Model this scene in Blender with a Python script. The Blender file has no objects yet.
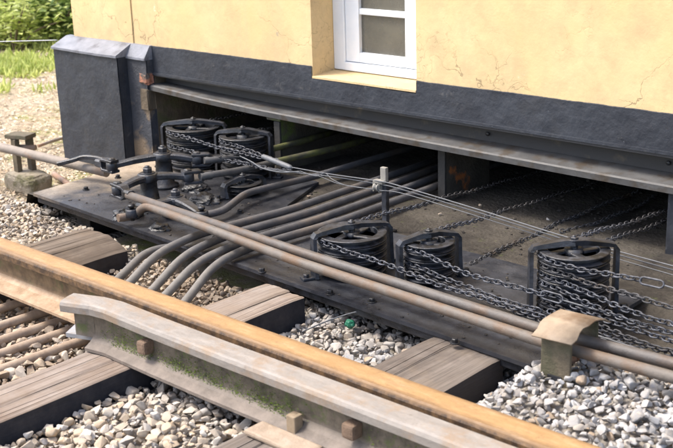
import bpy, bmesh, math, random
import numpy as np
from mathutils import Vector, Matrix, noise
random.seed(7)
rng = np.random.default_rng(7)
scene = bpy.context.scene
C = scene.collection
R = math.radians

# ------------------------------------------------------------------ camera
YAW, PITCH, ROLL, FPX, H = R(-43.218), R(17.585), R(-1.828), 1150.8, 1.45
fw = Vector((math.sin(YAW)*math.cos(PITCH), math.cos(YAW)*math.cos(PITCH), -math.sin(PITCH)))
rt = Vector((math.cos(YAW), -math.sin(YAW), 0)); up = rt.cross(fw)
r2 = rt*math.cos(ROLL) + up*math.sin(ROLL); u2 = -rt*math.sin(ROLL) + up*math.cos(ROLL)
cam = bpy.data.cameras.new('camera'); camo = bpy.data.objects.new('camera', cam); C.objects.link(camo)
M3 = Matrix((r2, u2, -fw)).transposed()
camo.matrix_world = Matrix.Translation((0, 0, H)) @ M3.to_4x4()
cam.sensor_fit = 'HORIZONTAL'; cam.sensor_width = 36; cam.lens = FPX/673*36
cam.clip_start = 0.05; cam.clip_end = 2000
cam.dof.use_dof = True; cam.dof.focus_distance = 4.3; cam.dof.aperture_fstop = 6.3
scene.camera = camo

def ray(x, y):
    return r2*((x-336.5)/FPX) + u2*(-(y-224)/FPX) + fw
def pz(x, y, z=0.0):
    d = ray(x, y); t = (z-H)/d.z
    return Vector((d.x*t, d.y*t, z))
def py(x, y, Y):
    d = ray(x, y); t = Y/d.y
    return Vector((d.x*t, Y, H+d.z*t))
def px(x, y, X):
    d = ray(x, y); t = X/d.x
    return Vector((X, d.y*t, H+d.z*t))
def proj(p):
    v = Vector(p) - Vector((0, 0, H)); w = v.dot(fw)
    return (336.5+FPX*v.dot(r2)/w, 224-FPX*v.dot(u2)/w, w)

# ------------------------------------------------------------------ world, sun, exposure
SUN_EL, SUN_AZ = R(58), R(232)        # azimuth of the sun measured from +Y towards +X
sd = Vector((math.sin(SUN_AZ)*math.cos(SUN_EL), math.cos(SUN_AZ)*math.cos(SUN_EL), math.sin(SUN_EL)))
w = bpy.data.worlds.new('World'); scene.world = w; w.use_nodes = True
nt = w.node_tree; bg = nt.nodes['Background']
sky = nt.nodes.new('ShaderNodeTexSky'); sky.sky_type = 'NISHITA'; sky.sun_disc = False
sky.sun_elevation = SUN_EL; sky.sun_rotation = SUN_AZ; sky.dust_density = 4.0; sky.air_density = 1.0; sky.ozone_density = 1.0
nt.links.new(sky.outputs[0], bg.inputs[0]); bg.inputs[1].default_value = 0.15
sl = bpy.data.lights.new('sun', 'SUN'); sl.energy = 1.5; sl.angle = R(14); sl.color = (1, .95, .86)
so = bpy.data.objects.new('sun', sl); C.objects.link(so)
so.rotation_euler = (-sd).to_track_quat('-Z', 'Y').to_euler()
scene.view_settings.view_transform = 'Standard'; scene.view_settings.look = 'None'
scene.view_settings.gamma = 1; scene.view_settings.exposure = 1.45
scene.render.engine = 'CYCLES'

# ------------------------------------------------------------------ materials
class NT:
    def __init__(s, name):
        s.m = bpy.data.materials.new(name); s.m.use_nodes = True
        s.t = s.m.node_tree; s.b = s.t.nodes['Principled BSDF']
        s.co = s.n('ShaderNodeTexCoord').outputs['Object']
    def n(s, k, **kw):
        x = s.t.nodes.new(k)
        for a, v in kw.items(): setattr(x, a, v)
        return x
    def l(s, a, b): s.t.links.new(a, b)
    def setv(s, sock, v):
        if hasattr(v, 'is_linked'): s.l(v, sock)
        else: sock.default_value = v
    def map(s, scale=(1, 1, 1), rot=(0, 0, 0), co=None):
        m = s.n('ShaderNodeMapping'); s.l(co or s.co, m.inputs[0])
        m.inputs['Scale'].default_value = scale; m.inputs['Rotation'].default_value = rot
        return m.outputs[0]
    def noise(s, sc, det=4, rough=.6, co=None, dist=0):
        x = s.n('ShaderNodeTexNoise'); s.l(co or s.co, x.inputs['Vector'])
        x.inputs['Scale'].default_value = sc; x.inputs['Detail'].default_value = det
        x.inputs['Roughness'].default_value = rough; x.inputs['Distortion'].default_value = dist
        return x.outputs[0]
    def vor(s, sc, feat='F1', co=None):
        x = s.n('ShaderNodeTexVoronoi', feature=feat); s.l(co or s.co, x.inputs['Vector'])
        x.inputs['Scale'].default_value = sc
        return x.outputs['Distance']
    def ramp(s, f, stops, interp='LINEAR'):
        x = s.n('ShaderNodeValToRGB'); s.l(f, x.inputs[0]); e = x.color_ramp.elements
        x.color_ramp.interpolation = interp
        while len(e) < len(stops): e.new(.5)
        for q, (p, c) in zip(e, stops):
            q.position = p; q.color = (c, c, c, 1) if not hasattr(c, '__len__') else (*c, 1)
        return x.outputs[0]
    def mix(s, f, a, b, mode='MIX'):
        x = s.n('ShaderNodeMix', data_type='RGBA', blend_type=mode)
        for k, v in ((0, f), (6, a), (7, b)):
            if not hasattr(v, 'is_linked') and hasattr(v, '__len__') and len(v) == 3: v = (*v, 1)
            s.setv(x.inputs[k], v)
        return x.outputs[2]
    def math(s, op, a, b=0):
        x = s.n('ShaderNodeMath', operation=op); s.setv(x.inputs[0], a); s.setv(x.inputs[1], b)
        return x.outputs[0]
    def sep(s, co=None):
        x = s.n('ShaderNodeSeparateXYZ'); s.l(co or s.co, x.inputs[0]); return x.outputs
    def pos(s): return s.n('ShaderNodeNewGeometry').outputs['Position']
    def bump(s, f, st=.5, d=.01, prev=None):
        x = s.n('ShaderNodeBump'); s.l(f, x.inputs['Height']); x.inputs['Strength'].default_value = st
        x.inputs['Distance'].default_value = d
        if prev: s.l(prev, x.inputs['Normal'])
        return x.outputs[0]
    def out(s, col=None, rough=None, metal=None, normal=None, spec=None):
        if col is not None: s.setv(s.b.inputs['Base Color'], (*col, 1) if (not hasattr(col, 'is_linked') and len(col) == 3) else col)
        if rough is not None: s.setv(s.b.inputs['Roughness'], rough)
        if metal is not None: s.setv(s.b.inputs['Metallic'], metal)
        if normal is not None: s.l(normal, s.b.inputs['Normal'])
        if spec is not None: s.b.inputs['Specular IOR Level'].default_value = spec
        return s.m
MAT = {}
def simple(name, a, b, sc=20, rough=(.5, .8), bump=.3, bd=.004, metal=0, third=None, tsc=6, tpos=(.55, .7), spec=None):
    t = NT(name); n1 = t.noise(sc, 6, .65); n2 = t.noise(tsc, 5, .6)
    c = t.mix(t.ramp(n1, [(.3, 0.), (.7, 1.)]), a, b)
    if third: c = t.mix(t.ramp(n2, [(tpos[0], 0.), (tpos[1], 1.)]), c, third)
    r = t.ramp(n1, [(.3, rough[0]), (.7, rough[1])])
    MAT[name] = t.out(c, r, metal, t.bump(t.noise(sc*4, 5, .7), bump, bd), spec)
# yellow plaster with cracks, stains and patches
t = NT('yellow_plaster'); P = t.pos()
warp = t.n('ShaderNodeVectorMath', operation='ADD'); wn = t.n('ShaderNodeTexNoise'); t.l(P, wn.inputs['Vector']); wn.inputs['Scale'].default_value = 9; wn.inputs['Detail'].default_value = 6
ws = t.n('ShaderNodeVectorMath', operation='SCALE'); t.l(wn.outputs['Color'], ws.inputs[0]); ws.inputs['Scale'].default_value = .22
t.l(P, warp.inputs[0]); t.l(ws.outputs[0], warp.inputs[1])
ed = t.vor(2.6, 'DISTANCE_TO_EDGE', warp.outputs[0])
ed2 = t.vor(7.5, 'DISTANCE_TO_EDGE', warp.outputs[0])
zz = t.sep(P)
low = t.ramp(zz[2], [(.5, 1.), (.95, .1)])
mask = t.math('MULTIPLY', t.ramp(t.noise(2.1, 3, .5, P), [(.44, 0.), (.56, 1.)]), low)
mask2 = t.math('MULTIPLY', t.ramp(t.noise(3.7, 3, .5, P), [(.5, 0.), (.6, 1.)]), low)
crack = t.math('MULTIPLY', t.ramp(ed, [(.001, .85), (.008, 0.)]), mask)
crack2 = t.math('MULTIPLY', t.ramp(ed2, [(.002, .6), (.014, 0.)]), mask2)
crk = t.math('MAXIMUM', crack, crack2)
c = t.mix(t.ramp(t.noise(3, 5, .6, P), [(.35, 0.), (.7, 1.)]), (.68, .495, .25), (.71, .545, .30))
c = t.mix(t.ramp(t.noise(6.5, 6, .7, P), [(.45, 0.), (.72, .8)]), c, (.54, .40, .225))
c = t.mix(t.ramp(t.noise(1.9, 6, .75, P, .5), [(.66, 0.), (.70, .5)]), c, (.78, .70, .52))
c = t.mix(t.ramp(t.noise(14, 5, .7, P), [(.70, 0.), (.76, .8)]), c, (.80, .72, .50))
c = t.mix(t.ramp(t.noise(23, 4, .7, P), [(.74, 0.), (.78, .8)]), c, (.30, .24, .15))
sp = t.math('MULTIPLY', t.ramp(zz[2], [(.53, 1.), (.70, 0.)]), t.ramp(t.noise(11, 6, .75, P), [(.40, 0.), (.68, 1.)]))
c = t.mix(t.math('MULTIPLY', sp, .55), c, (.42, .32, .20))
stv = t.map((9, 9, .8), co=P)
c = t.mix(t.ramp(t.noise(1, 5, .7, stv), [(.52, 0.), (.72, .35)]), c, (.58, .44, .26))
c = t.mix(t.ramp(t.noise(4.3, 7, .8, P, .8), [(.655, 0.), (.675, .75)]), c, (.40, .33, .235))
c = t.mix(crk, c, (.24, .175, .10))
b1 = t.bump(t.noise(5, 6, .6, P), .25, .02); b2 = t.bump(t.noise(120, 3, .6, P), .12, .003, b1); b3 = t.bump(t.math('SUBTRACT', 1., crk), .35, .003, b2)
MAT['yellow_plaster'] = t.out(c, .85, 0, b3, .25)
# blue-black tarred plaster
t = NT('black_plinth_paint'); P = t.pos()
c = t.mix(t.ramp(t.noise(7, 6, .7, P), [(.3, 0.), (.7, 1.)]), (.019, .022, .030), (.038, .044, .056))
c = t.mix(t.ramp(t.noise(28, 5, .7, P), [(.62, 0.), (.7, .8)]), c, (.022, .022, .026))
c = t.mix(t.ramp(t.noise(40, 4, .7, P), [(.70, 0.), (.74, .9)]), c, (.16, .17, .19))
c = t.mix(t.ramp(t.noise(2.3, 5, .7, P), [(.55, 0.), (.75, .6)]), c, (.040, .038, .037))
c = t.mix(t.ramp(t.noise(5.5, 7, .8, P, .6), [(.60, 0.), (.66, .7)]), c, (.085, .084, .086))
c = t.mix(t.ramp(t.noise(17, 6, .75, P), [(.66, 0.), (.70, .85)]), c, (.018, .017, .018))
b1 = t.bump(t.noise(6, 5, .55, P), .6, .03); b2 = t.bump(t.noise(60, 6, .8, P), .35, .005, b1)
MAT['black_plinth_paint'] = t.out(c, t.ramp(t.noise(30, 4, .6, P), [(.3, .5), (.7, .75)]), 0, b2, .4)
simple('coping_paint', (.13, .14, .165), (.24, .25, .285), 14, (.5, .7), .4, .006, third=(.07, .07, .085), tsc=8)
simple('brown_masonry', (.075, .06, .042), (.17, .125, .08), 9, (.8, .95), .7, .012, third=(.08, .10, .03), tsc=5, tpos=(.55, .7))
simple('worn_plinth', (.032, .035, .043), (.062, .066, .078), 12, (.6, .85), .7, .012, third=(.20, .15, .10), tsc=6, tpos=(.50, .60))
simple('pier_paint', (.055, .048, .038), (.11, .095, .072), 9, (.6, .85), .7, .01, third=(.10, .13, .035), tsc=7, tpos=(.54, .66))
simple('pier_flange', (.022, .021, .020), (.048, .045, .041), 14, (.6, .85), .6, .006)
simple('rusty_pier', (.05, .043, .036), (.10, .086, .068), 11, (.6, .85), .7, .01, third=(.38, .13, .04), tsc=7, tpos=(.60, .66))
simple('red_brick', (.33, .13, .075), (.46, .22, .14), 30, (.8, .95), .8, .01, third=(.10, .085, .075), tsc=18, tpos=(.50, .60))
simple('girder_paint', (.050, .050, .051), (.10, .098, .095), 8, (.5, .75), .4, .005, third=(.055, .042, .03), tsc=14, tpos=(.50, .66))
simple('girder_web', (.020, .021, .024), (.042, .042, .045), 8, (.5, .75), .3, .004, third=(.09, .075, .055), tsc=12, tpos=(.6, .74))
simple('white_paint', (.74, .78, .82), (.82, .84, .86), 12, (.35, .55), .25, .003, third=(.55, .55, .5), tsc=16, tpos=(.68, .76))
t = NT('window_glass'); P = t.pos()
c = t.mix(t.ramp(t.noise(6, 5, .6, P), [(.3, 0.), (.7, 1.)]), (.085, .082, .070), (.135, .128, .105))
c = t.mix(t.ramp(t.noise(45, 4, .7, P), [(.62, 0.), (.72, .6)]), c, (.20, .19, .165))
MAT['window_glass'] = t.out(c, t.ramp(t.noise(20, 4, .6, P), [(.3, .12), (.7, .4)]), 0, None, .6)
# rails
t = NT('running_rail_steel'); P = t.pos(); z = t.sep(P)[2]; st = t.map((1.2, 4, 4), co=P)
hd = t.mix(t.ramp(t.noise(9, 6, .7, st), [(.3, 0.), (.7, 1.)]), (.29, .17, .072), (.38, .24, .112))
hd = t.mix(t.ramp(t.noise(55, 5, .75, P), [(.58, 0.), (.72, .7)]), hd, (.24, .135, .06))
hd = t.mix(t.ramp(t.noise(9, 5, .7, st), [(.55, 0.), (.75, .6)]), hd, (.42, .30, .18))
hd = t.mix(t.ramp(t.noise(5, 6, .75, st), [(.52, 0.), (.70, .75)]), hd, (.25, .15, .075))
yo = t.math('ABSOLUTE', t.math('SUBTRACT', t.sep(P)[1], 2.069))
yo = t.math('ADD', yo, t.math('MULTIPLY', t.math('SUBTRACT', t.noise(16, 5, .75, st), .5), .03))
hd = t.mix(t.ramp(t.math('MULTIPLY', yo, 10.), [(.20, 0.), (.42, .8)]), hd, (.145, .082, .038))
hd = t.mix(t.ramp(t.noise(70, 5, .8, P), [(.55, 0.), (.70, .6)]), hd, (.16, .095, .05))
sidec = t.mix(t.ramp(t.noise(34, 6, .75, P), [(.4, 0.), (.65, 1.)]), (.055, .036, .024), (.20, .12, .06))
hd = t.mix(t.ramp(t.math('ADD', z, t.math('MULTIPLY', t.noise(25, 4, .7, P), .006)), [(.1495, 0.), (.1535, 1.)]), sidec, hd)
web = t.mix(t.ramp(t.noise(18, 6, .7, P), [(.35, 0.), (.65, 1.)]), (.075, .05, .028), (.20, .135, .075))
web = t.mix(t.ramp(t.noise(11, 5, .7, P), [(.55, 0.), (.65, .8)]), web, (.09, .10, .035))
foot = t.mix(t.ramp(t.noise(22, 5, .7, P), [(.35, 0.), (.65, 1.)]), (.26, .17, .10), (.42, .30, .20))
c = t.mix(t.ramp(z, [(.03, 0.), (.05, 1.)]), foot, web)
c = t.mix(t.ramp(z, [(.112, 0.), (.122, 1.)]), c, hd)
b1 = t.bump(t.noise(40, 6, .7, P), .45, .004)
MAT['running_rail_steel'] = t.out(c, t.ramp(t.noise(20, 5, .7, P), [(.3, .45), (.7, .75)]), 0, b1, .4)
t = NT('check_rail_steel'); P = t.pos(); z = t.sep(P)[2]; st = t.map((1.2, 4, 4), co=P)
hd = t.mix(t.ramp(t.noise(10, 6, .7, st), [(.3, 0.), (.7, 1.)]), (.20, .18, .16), (.30, .272, .243))
hd = t.mix(t.ramp(t.noise(12, 6, .75, P), [(.48, 0.), (.66, .8)]), hd, (.25, .18, .12))
hd = t.mix(t.ramp(t.noise(36, 5, .7, P), [(.62, 0.), (.72, .5)]), hd, (.14, .11, .09))
web = t.mix(t.ramp(t.noise(18, 6, .7, P), [(.35, 0.), (.65, 1.)]), (.065, .055, .042), (.17, .14, .105))
foot = t.mix(t.ramp(t.noise(20, 5, .7, P), [(.35, 0.), (.65, 1.)]), (.115, .095, .08), (.21, .175, .148))
web = t.mix(t.ramp(t.noise(16, 5, .75, P), [(.52, 0.), (.62, .6)]), web, (.085, .12, .028))
c = t.mix(t.ramp(z, [(.03, 0.), (.05, 1.)]), foot, web)
c = t.mix(t.ramp(z, [(.112, 0.), (.122, 1.)]), c, hd)
b1 = t.bump(t.noise(45, 6, .7, P), .5, .004)
MAT['check_rail_steel'] = t.out(c, t.ramp(t.noise(20, 5, .7, P), [(.3, .5), (.7, .8)]), 0, b1, .35)
# sleeper timber: weathered tops, creosoted dark sides (true colour: the sides were never bleached)
def timber(name, a, b, cdark, side=(.020, .021, .027), sc=1.0):
    t = NT(name); P = t.co
    g = t.map((34*sc, 1.3, 20), co=P); g2 = t.map((95*sc, 3.0, 60), co=P)
    n1 = t.noise(1, 6, .65, g, .6); n2 = t.noise(1, 5, .7, g2, .3)
    c = t.mix(t.ramp(n1, [(.32, 0.), (.68, 1.)]), a, b)
    c = t.mix(t.ramp(n2, [(.48, 0.), (.66, .55)]), c, cdark)
    c = t.mix(t.ramp(t.noise(5, 5, .7, P), [(.5, 0.), (.72, .6)]), c, (b[0]*.85, b[1]*.74, b[2]*.58))
    c = t.mix(t.ramp(t.noise(3.1, 5, .7, P), [(.45, 0.), (.70, .75)]), c, (cdark[0]*1.5, cdark[1]*1.4, cdark[2]*1.3))
    sd_ = t.mix(t.ramp(t.noise(14, 5, .7, P), [(.4, 0.), (.8, 1.)]), side, (.055, .05, .052))
    att = t.n('ShaderNodeAttribute', attribute_name='top')
    c = t.mix(att.outputs['Fac'], sd_, c)
    b1 = t.bump(n1, .5, .006); b2 = t.bump(n2, .45, .004, b1)
    MAT[name] = t.out(c, .8, 0, b2, .3)
timber('timber_grey', (.115, .094, .078), (.215, .183, .157), (.042, .035, .032), side=(.055, .048, .045))
timber('timber_pale', (.20, .157, .122), (.33, .285, .25), (.105, .078, .060))
timber('timber_brown', (.10, .076, .056), (.20, .16, .125), (.048, .038, .031), side=(.035, .03, .028))
simple('chair_timber', (.27, .20, .14), (.40, .315, .235), 24, (.7, .9), .6, .006, third=(.44, .37, .30), tsc=9)
simple('nut_rust', (.13, .085, .055), (.23, .155, .105), 40, (.7, .9), .8, .005, third=(.08, .06, .045), tsc=25)
simple('spike_rust', (.22, .165, .105), (.34, .265, .18), 40, (.7, .9), .7, .004, third=(.12, .085, .055), tsc=22)
simple('grey_steel_plate', (.23, .235, .25), (.33, .335, .345), 16, (.5, .7), .3, .003, third=(.25, .2, .16), tsc=12)
# the big lead-off plate: black grease, tan clean corner
t = NT('lead_off_plate'); P = t.pos(); s_ = t.sep(P)
c = t.mix(t.ramp(t.noise(8, 6, .7, P), [(.3, 0.), (.7, 1.)]), (.016, .018, .023), (.044, .047, .058))
c = t.mix(t.ramp(t.noise(22, 5, .7, P), [(.52, 0.), (.68, .85)]), c, (.016, .016, .019))
c = t.mix(t.ramp(t.noise(3.5, 5, .7, P), [(.50, 0.), (.72, .7)]), c, (.070, .067, .066))
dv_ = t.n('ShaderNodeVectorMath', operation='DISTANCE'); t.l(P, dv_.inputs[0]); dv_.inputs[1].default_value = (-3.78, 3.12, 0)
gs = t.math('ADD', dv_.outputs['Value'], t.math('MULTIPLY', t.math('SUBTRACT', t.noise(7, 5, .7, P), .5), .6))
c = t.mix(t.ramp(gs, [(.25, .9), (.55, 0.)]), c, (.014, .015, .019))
dd = t.math('ADD', t.math('MULTIPLY', s_[0], 1.0), t.math('MULTIPLY', s_[1], -.35))
dd = t.math('ADD', dd, t.math('MULTIPLY', t.math('SUBTRACT', t.noise(6, 5, .65, P), .5), .75))
dd = t.math('ADD', dd, 5.95)
tan = t.mix(t.ramp(t.noise(14, 6, .7, P), [(.3, 0.), (.7, 1.)]), (.27, .215, .155), (.42, .345, .26))
c = t.mix(t.ramp(dd, [(.26, 1.), (.64, 0.)]), c, tan)
b1 = t.bump(t.noise(16, 6, .7, P), .45, .01); b2 = t.bump(t.noise(110, 4, .7, P), .35, .003, b1)
MAT['lead_off_plate'] = t.out(c, t.ramp(t.noise(12, 5, .7, P), [(.35, .26), (.65, .65)]), 0, b2, .5)
simple('black_iron', (.009, .010, .012), (.026, .028, .035), 26, (.24, .55), .6, .004, third=(.006, .006, .007), tsc=16, tpos=(.46, .6), spec=.6)
simple('black_iron_worn', (.014, .0155, .020), (.043, .047, .059), 24, (.26, .52), .55, .004, third=(.008, .008, .009), tsc=14, tpos=(.47, .62), spec=.6)
simple('wheel_iron', (.014, .0155, .020), (.054, .058, .071), 30, (.28, .56), .5, .004, third=(.008, .008, .009), tsc=20, tpos=(.46, .58), spec=.6)
simple('grey_rod', (.068, .062, .058), (.125, .112, .102), 26, (.45, .7), .5, .003, third=(.105, .072, .05), tsc=10, tpos=(.46, .66))
simple('dark_rod', (.05, .05, .056), (.095, .092, .094), 20, (.45, .7), .35, .002, third=(.095, .075, .06), tsc=6, tpos=(.55, .72))
t = NT('rod_rusting'); P = t.pos(); yy = t.sep(P)[1]
c = t.mix(t.ramp(t.noise(20, 6, .65, P), [(.3, 0.), (.7, 1.)]), (.055, .055, .060), (.105, .102, .104))
c = t.mix(t.ramp(t.noise(6, 5, .6, P), [(.5, 0.), (.7, .8)]), c, (.15, .12, .095))
rc = t.mix(t.ramp(t.noise(24, 6, .65, P), [(.3, 0.), (.7, 1.)]), (.25, .175, .12), (.40, .31, .23))
gc = t.mix(t.ramp(t.noise(24, 6, .65, P), [(.3, 0.), (.7, 1.)]), (.13, .122, .112), (.21, .195, .175))
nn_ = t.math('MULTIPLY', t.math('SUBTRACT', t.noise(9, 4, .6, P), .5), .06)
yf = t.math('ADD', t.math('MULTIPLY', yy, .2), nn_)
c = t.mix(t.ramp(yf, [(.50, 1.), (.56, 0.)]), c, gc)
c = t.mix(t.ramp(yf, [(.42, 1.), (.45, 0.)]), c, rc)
MAT['rod_rusting'] = t.out(c, .65, 0, t.bump(t.noise(80, 5, .7, P), .35, .002), .35)
simple('pale_rod', (.098, .085, .073), (.165, .142, .12), 26, (.5, .75), .5, .003, third=(.135, .088, .056), tsc=10, tpos=(.44, .64))
simple('rusty_rod', (.22, .15, .11), (.33, .255, .205), 24, (.6, .85), .45, .002, third=(.29, .135, .07), tsc=9, tpos=(.48, .68))
t = NT('mossy_rod'); P = t.pos(); yy = t.sep(P)[1]
c = t.mix(t.ramp(t.noise(20, 6, .65, P), [(.3, 0.), (.7, 1.)]), (.050, .050, .054), (.10, .096, .092))
mo_ = t.mix(t.ramp(t.noise(14, 5, .6, P), [(.4, 0.), (.62, 1.)]), (.055, .050, .037), (.105, .11, .035))
c = t.mix(t.ramp(t.math('MULTIPLY', yy, .2), [(.70, 0.), (.735, 1.)]), c, mo_)
MAT['mossy_rod'] = t.out(c, .7, 0, t.bump(t.noise(80, 5, .7, P), .35, .002), .35)
simple('left_pipe', (.19, .16, .13), (.30, .255, .215), 22, (.6, .85), .5, .003, third=(.30, .16, .085), tsc=6, tpos=(.55, .7))
simple('roller_cover_tin', (.20, .15, .105), (.33, .26, .185), 18, (.6, .85), .5, .003, third=(.15, .095, .055), tsc=10, tpos=(.48, .66))
simple('mossy_stand_iron', (.075, .062, .042), (.17, .138, .09), 22, (.7, .9), .7, .006, third=(.085, .08, .045), tsc=12, tpos=(.45, .6))
simple('mossy_concrete', (.24, .205, .15), (.40, .35, .265), 16, (.8, .95), .8, .015, third=(.13, .12, .06), tsc=9, tpos=(.5, .62))
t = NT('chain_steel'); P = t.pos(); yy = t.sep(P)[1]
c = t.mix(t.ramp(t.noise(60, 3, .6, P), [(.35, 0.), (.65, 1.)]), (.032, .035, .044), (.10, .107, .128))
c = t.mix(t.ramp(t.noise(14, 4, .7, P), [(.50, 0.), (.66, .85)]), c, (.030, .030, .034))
c = t.mix(t.ramp(t.math('MULTIPLY', yy, .2), [(.68, 0.), (.73, 1.)]), c, (.028, .026, .026))  # underfloor shade painted into the chain colour, darker towards the inside
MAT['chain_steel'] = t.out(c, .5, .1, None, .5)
simple('dark_chain', (.032, .032, .036), (.075, .074, .078), 30, (.5, .75), .3, .002, third=(.085, .06, .04), tsc=12)
simple('galvanised_wire', (.075, .08, .09), (.14, .148, .16), 40, (.45, .6), .2, .001)
simple('white_cord', (.42, .44, .46), (.55, .56, .58), 30, (.6, .8), .1, .001)
simple('post_cap_paint', (.17, .165, .15), (.28, .265, .235), 24, (.6, .8), .5, .003, third=(.09, .085, .08), tsc=14)
simple('green_plastic', (.012, .10, .055), (.02, .15, .085), 40, (.2, .45), .3, .002)
t = NT('dirt'); P = t.pos(); s_ = t.sep(P)
c = t.mix(t.ramp(t.noise(7, 7, .7, P), [(.3, 0.), (.7, 1.)]), (.052, .046, .039), (.102, .091, .076))
c = t.mix(t.ramp(t.noise(3, 6, .7, P), [(.45, 0.), (.62, .9)]), c, (.036, .032, .028))
c = t.mix(t.ramp(t.noise(18, 5, .7, P), [(.60, 0.), (.70, .6)]), c, (.10, .115, .045))
b1 = t.bump(t.noise(20, 7, .7, P), .8, .02); b2 = t.bump(t.vor(70, 'F1', P), .5, .005, b1)
MAT['dirt'] = t.out(c, .95, 0, b2, .15)
t = NT('greasy_dirt'); P = t.pos()
c = t.mix(t.ramp(t.noise(9, 7, .7, P), [(.35, 0.), (.75, 1.)]), (.035, .032, .03), (.10, .085, .068))
b1 = t.bump(t.noise(24, 7, .7, P), .8, .02)
MAT['greasy_dirt'] = t.out(c, .8, 0, b1, .3)
t = NT('litter_ground'); P = t.pos()
c = t.mix(t.ramp(t.noise(5, 7, .7, P), [(.3, 0.), (.7, 1.)]), (.46, .37, .26), (.68, .60, .47))
c = t.mix(t.ramp(t.noise(2.2, 6, .7, P), [(.50, 0.), (.62, .8)]), c, (.34, .38, .10))
c = t.mix(t.ramp(t.noise(14, 6, .7, P), [(.55, 0.), (.70, .8)]), c, (.27, .19, .12))
b1 = t.bump(t.noise(20, 7, .75, P), 1., .04)
MAT['litter_ground'] = t.out(c, .95, 0, b1, .1)
# stones: own colour by piece, rust-stained near the rods and in the four-foot
t = NT('ballast_stone'); geo = t.n('ShaderNodeNewGeometry'); oi = t.n('ShaderNodeObjectInfo'); P = geo.outputs['Position']; s_ = t.sep(P)
rnd = t.math('FRACT', t.math('ADD', geo.outputs['Random Per Island'], oi.outputs['Random']))
grey = t.ramp(rnd, [(0, (.18, .18, .182)), (.12, (.30, .30, .304)), (.35, (.37, .37, .37)), (.6, (.45, .447, .445)), (.78, (.375, .35, .315)), (.9, (.255, .235, .215)), (.96, (.36, .27, .19))], 'CONSTANT')
tan = t.ramp(rnd, [(0, (.23, .19, .15)), (.10, (.42, .345, .26)), (.4, (.52, .455, .37)), (.6, (.40, .365, .32)), (.72, (.50, .38, .255)), (.86, (.35, .325, .305)), (.93, (.57, .53, .475))], 'CONSTANT')
brown = t.ramp(rnd, [(0, (.15, .10, .065)), (.2, (.30, .21, .135)), (.45, (.40, .30, .20)), (.7, (.24, .18, .13)), (.85, (.46, .39, .31))], 'CONSTANT')
nz = t.math('MULTIPLY', t.math('SUBTRACT', t.noise(2.5, 4, .6, P), .5), .9)
fx = t.ramp(t.math('ADD', t.math('ADD', t.math('MULTIPLY', s_[0], .4), 1.55), nz), [(.35, 1.), (.7, 0.)])   # tan towards the left
fy = t.ramp(t.math('ADD', t.math('MULTIPLY', s_[1], 1.), t.math('MULTIPLY', nz, .3)), [(.0, 1.), (.1, 1.)])
inner = t.ramp(t.math('SUBTRACT', s_[1], 1.6), [(.2, 1.), (.5, 0.)])
c = t.mix(t.math('MAXIMUM', t.math('MULTIPLY', inner, .95), fx), grey, tan)
bx_ = t.math('SUBTRACT', 1., t.ramp(t.math('ABSOLUTE', t.math('ADD', s_[0], 3.25)), [(.25, 0.), (.55, 1.)]))
c = t.mix(t.math('MULTIPLY', bx_, .8), c, brown)
c = t.mix(t.ramp(t.noise(45, 5, .7, P), [(.42, 0.), (.72, .65)]), c, (.33, .285, .235))
c = t.mix(t.ramp(t.noise(4, 5, .7, P), [(.5, 0.), (.72, .6)]), c, (.30, .25, .195))
b1 = t.bump(t.noise(60, 5, .7, P), .5, .006)
MAT['ballast_stone'] = t.out(c, .85, 0, b1, .3)
t = NT('ballast_fines'); P = t.pos()
c = t.mix(t.ramp(t.noise(30, 6, .7, P), [(.3, 0.), (.7, 1.)]), (.20, .175, .145), (.36, .33, .29))
MAT['ballast_fines'] = t.out(c, .95, 0, t.bump(t.vor(60, 'F1', P), .8, .02), .2)
def leafmat(name, a, b, trans=.35):
    t = NT(name); geo = t.n('ShaderNodeNewGeometry')
    c = t.mix(geo.outputs['Random Per Island'], a, b)
    t.l(c, t.b.inputs['Base Color']); t.b.inputs['Roughness'].default_value = .45
    tr = t.n('ShaderNodeBsdfTranslucent'); t.l(c, tr.inputs[0])
    ms = t.n('ShaderNodeMixShader'); ms.inputs[0].default_value = trans
    o = t.t.nodes['Material Output']; t.l(t.b.outputs[0], ms.inputs[1]); t.l(tr.outputs[0], ms.inputs[2]); t.l(ms.outputs[0], o.inputs[0])
    MAT[name] = t.m
leafmat('leaf_light', (.30, .38, .07), (.66, .70, .28), .5)
leafmat('leaf_dark', (.09, .17, .035), (.36, .46, .15))
leafmat('leaf_dry', (.38, .27, .16), (.74, .64, .48), .1)
leafmat('moss_leaf', (.09, .14, .02), (.20, .27, .05), .2)
simple('bark', (.10, .075, .05), (.18, .14, .10), 30, (.8, .95), .6, .004)

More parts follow.
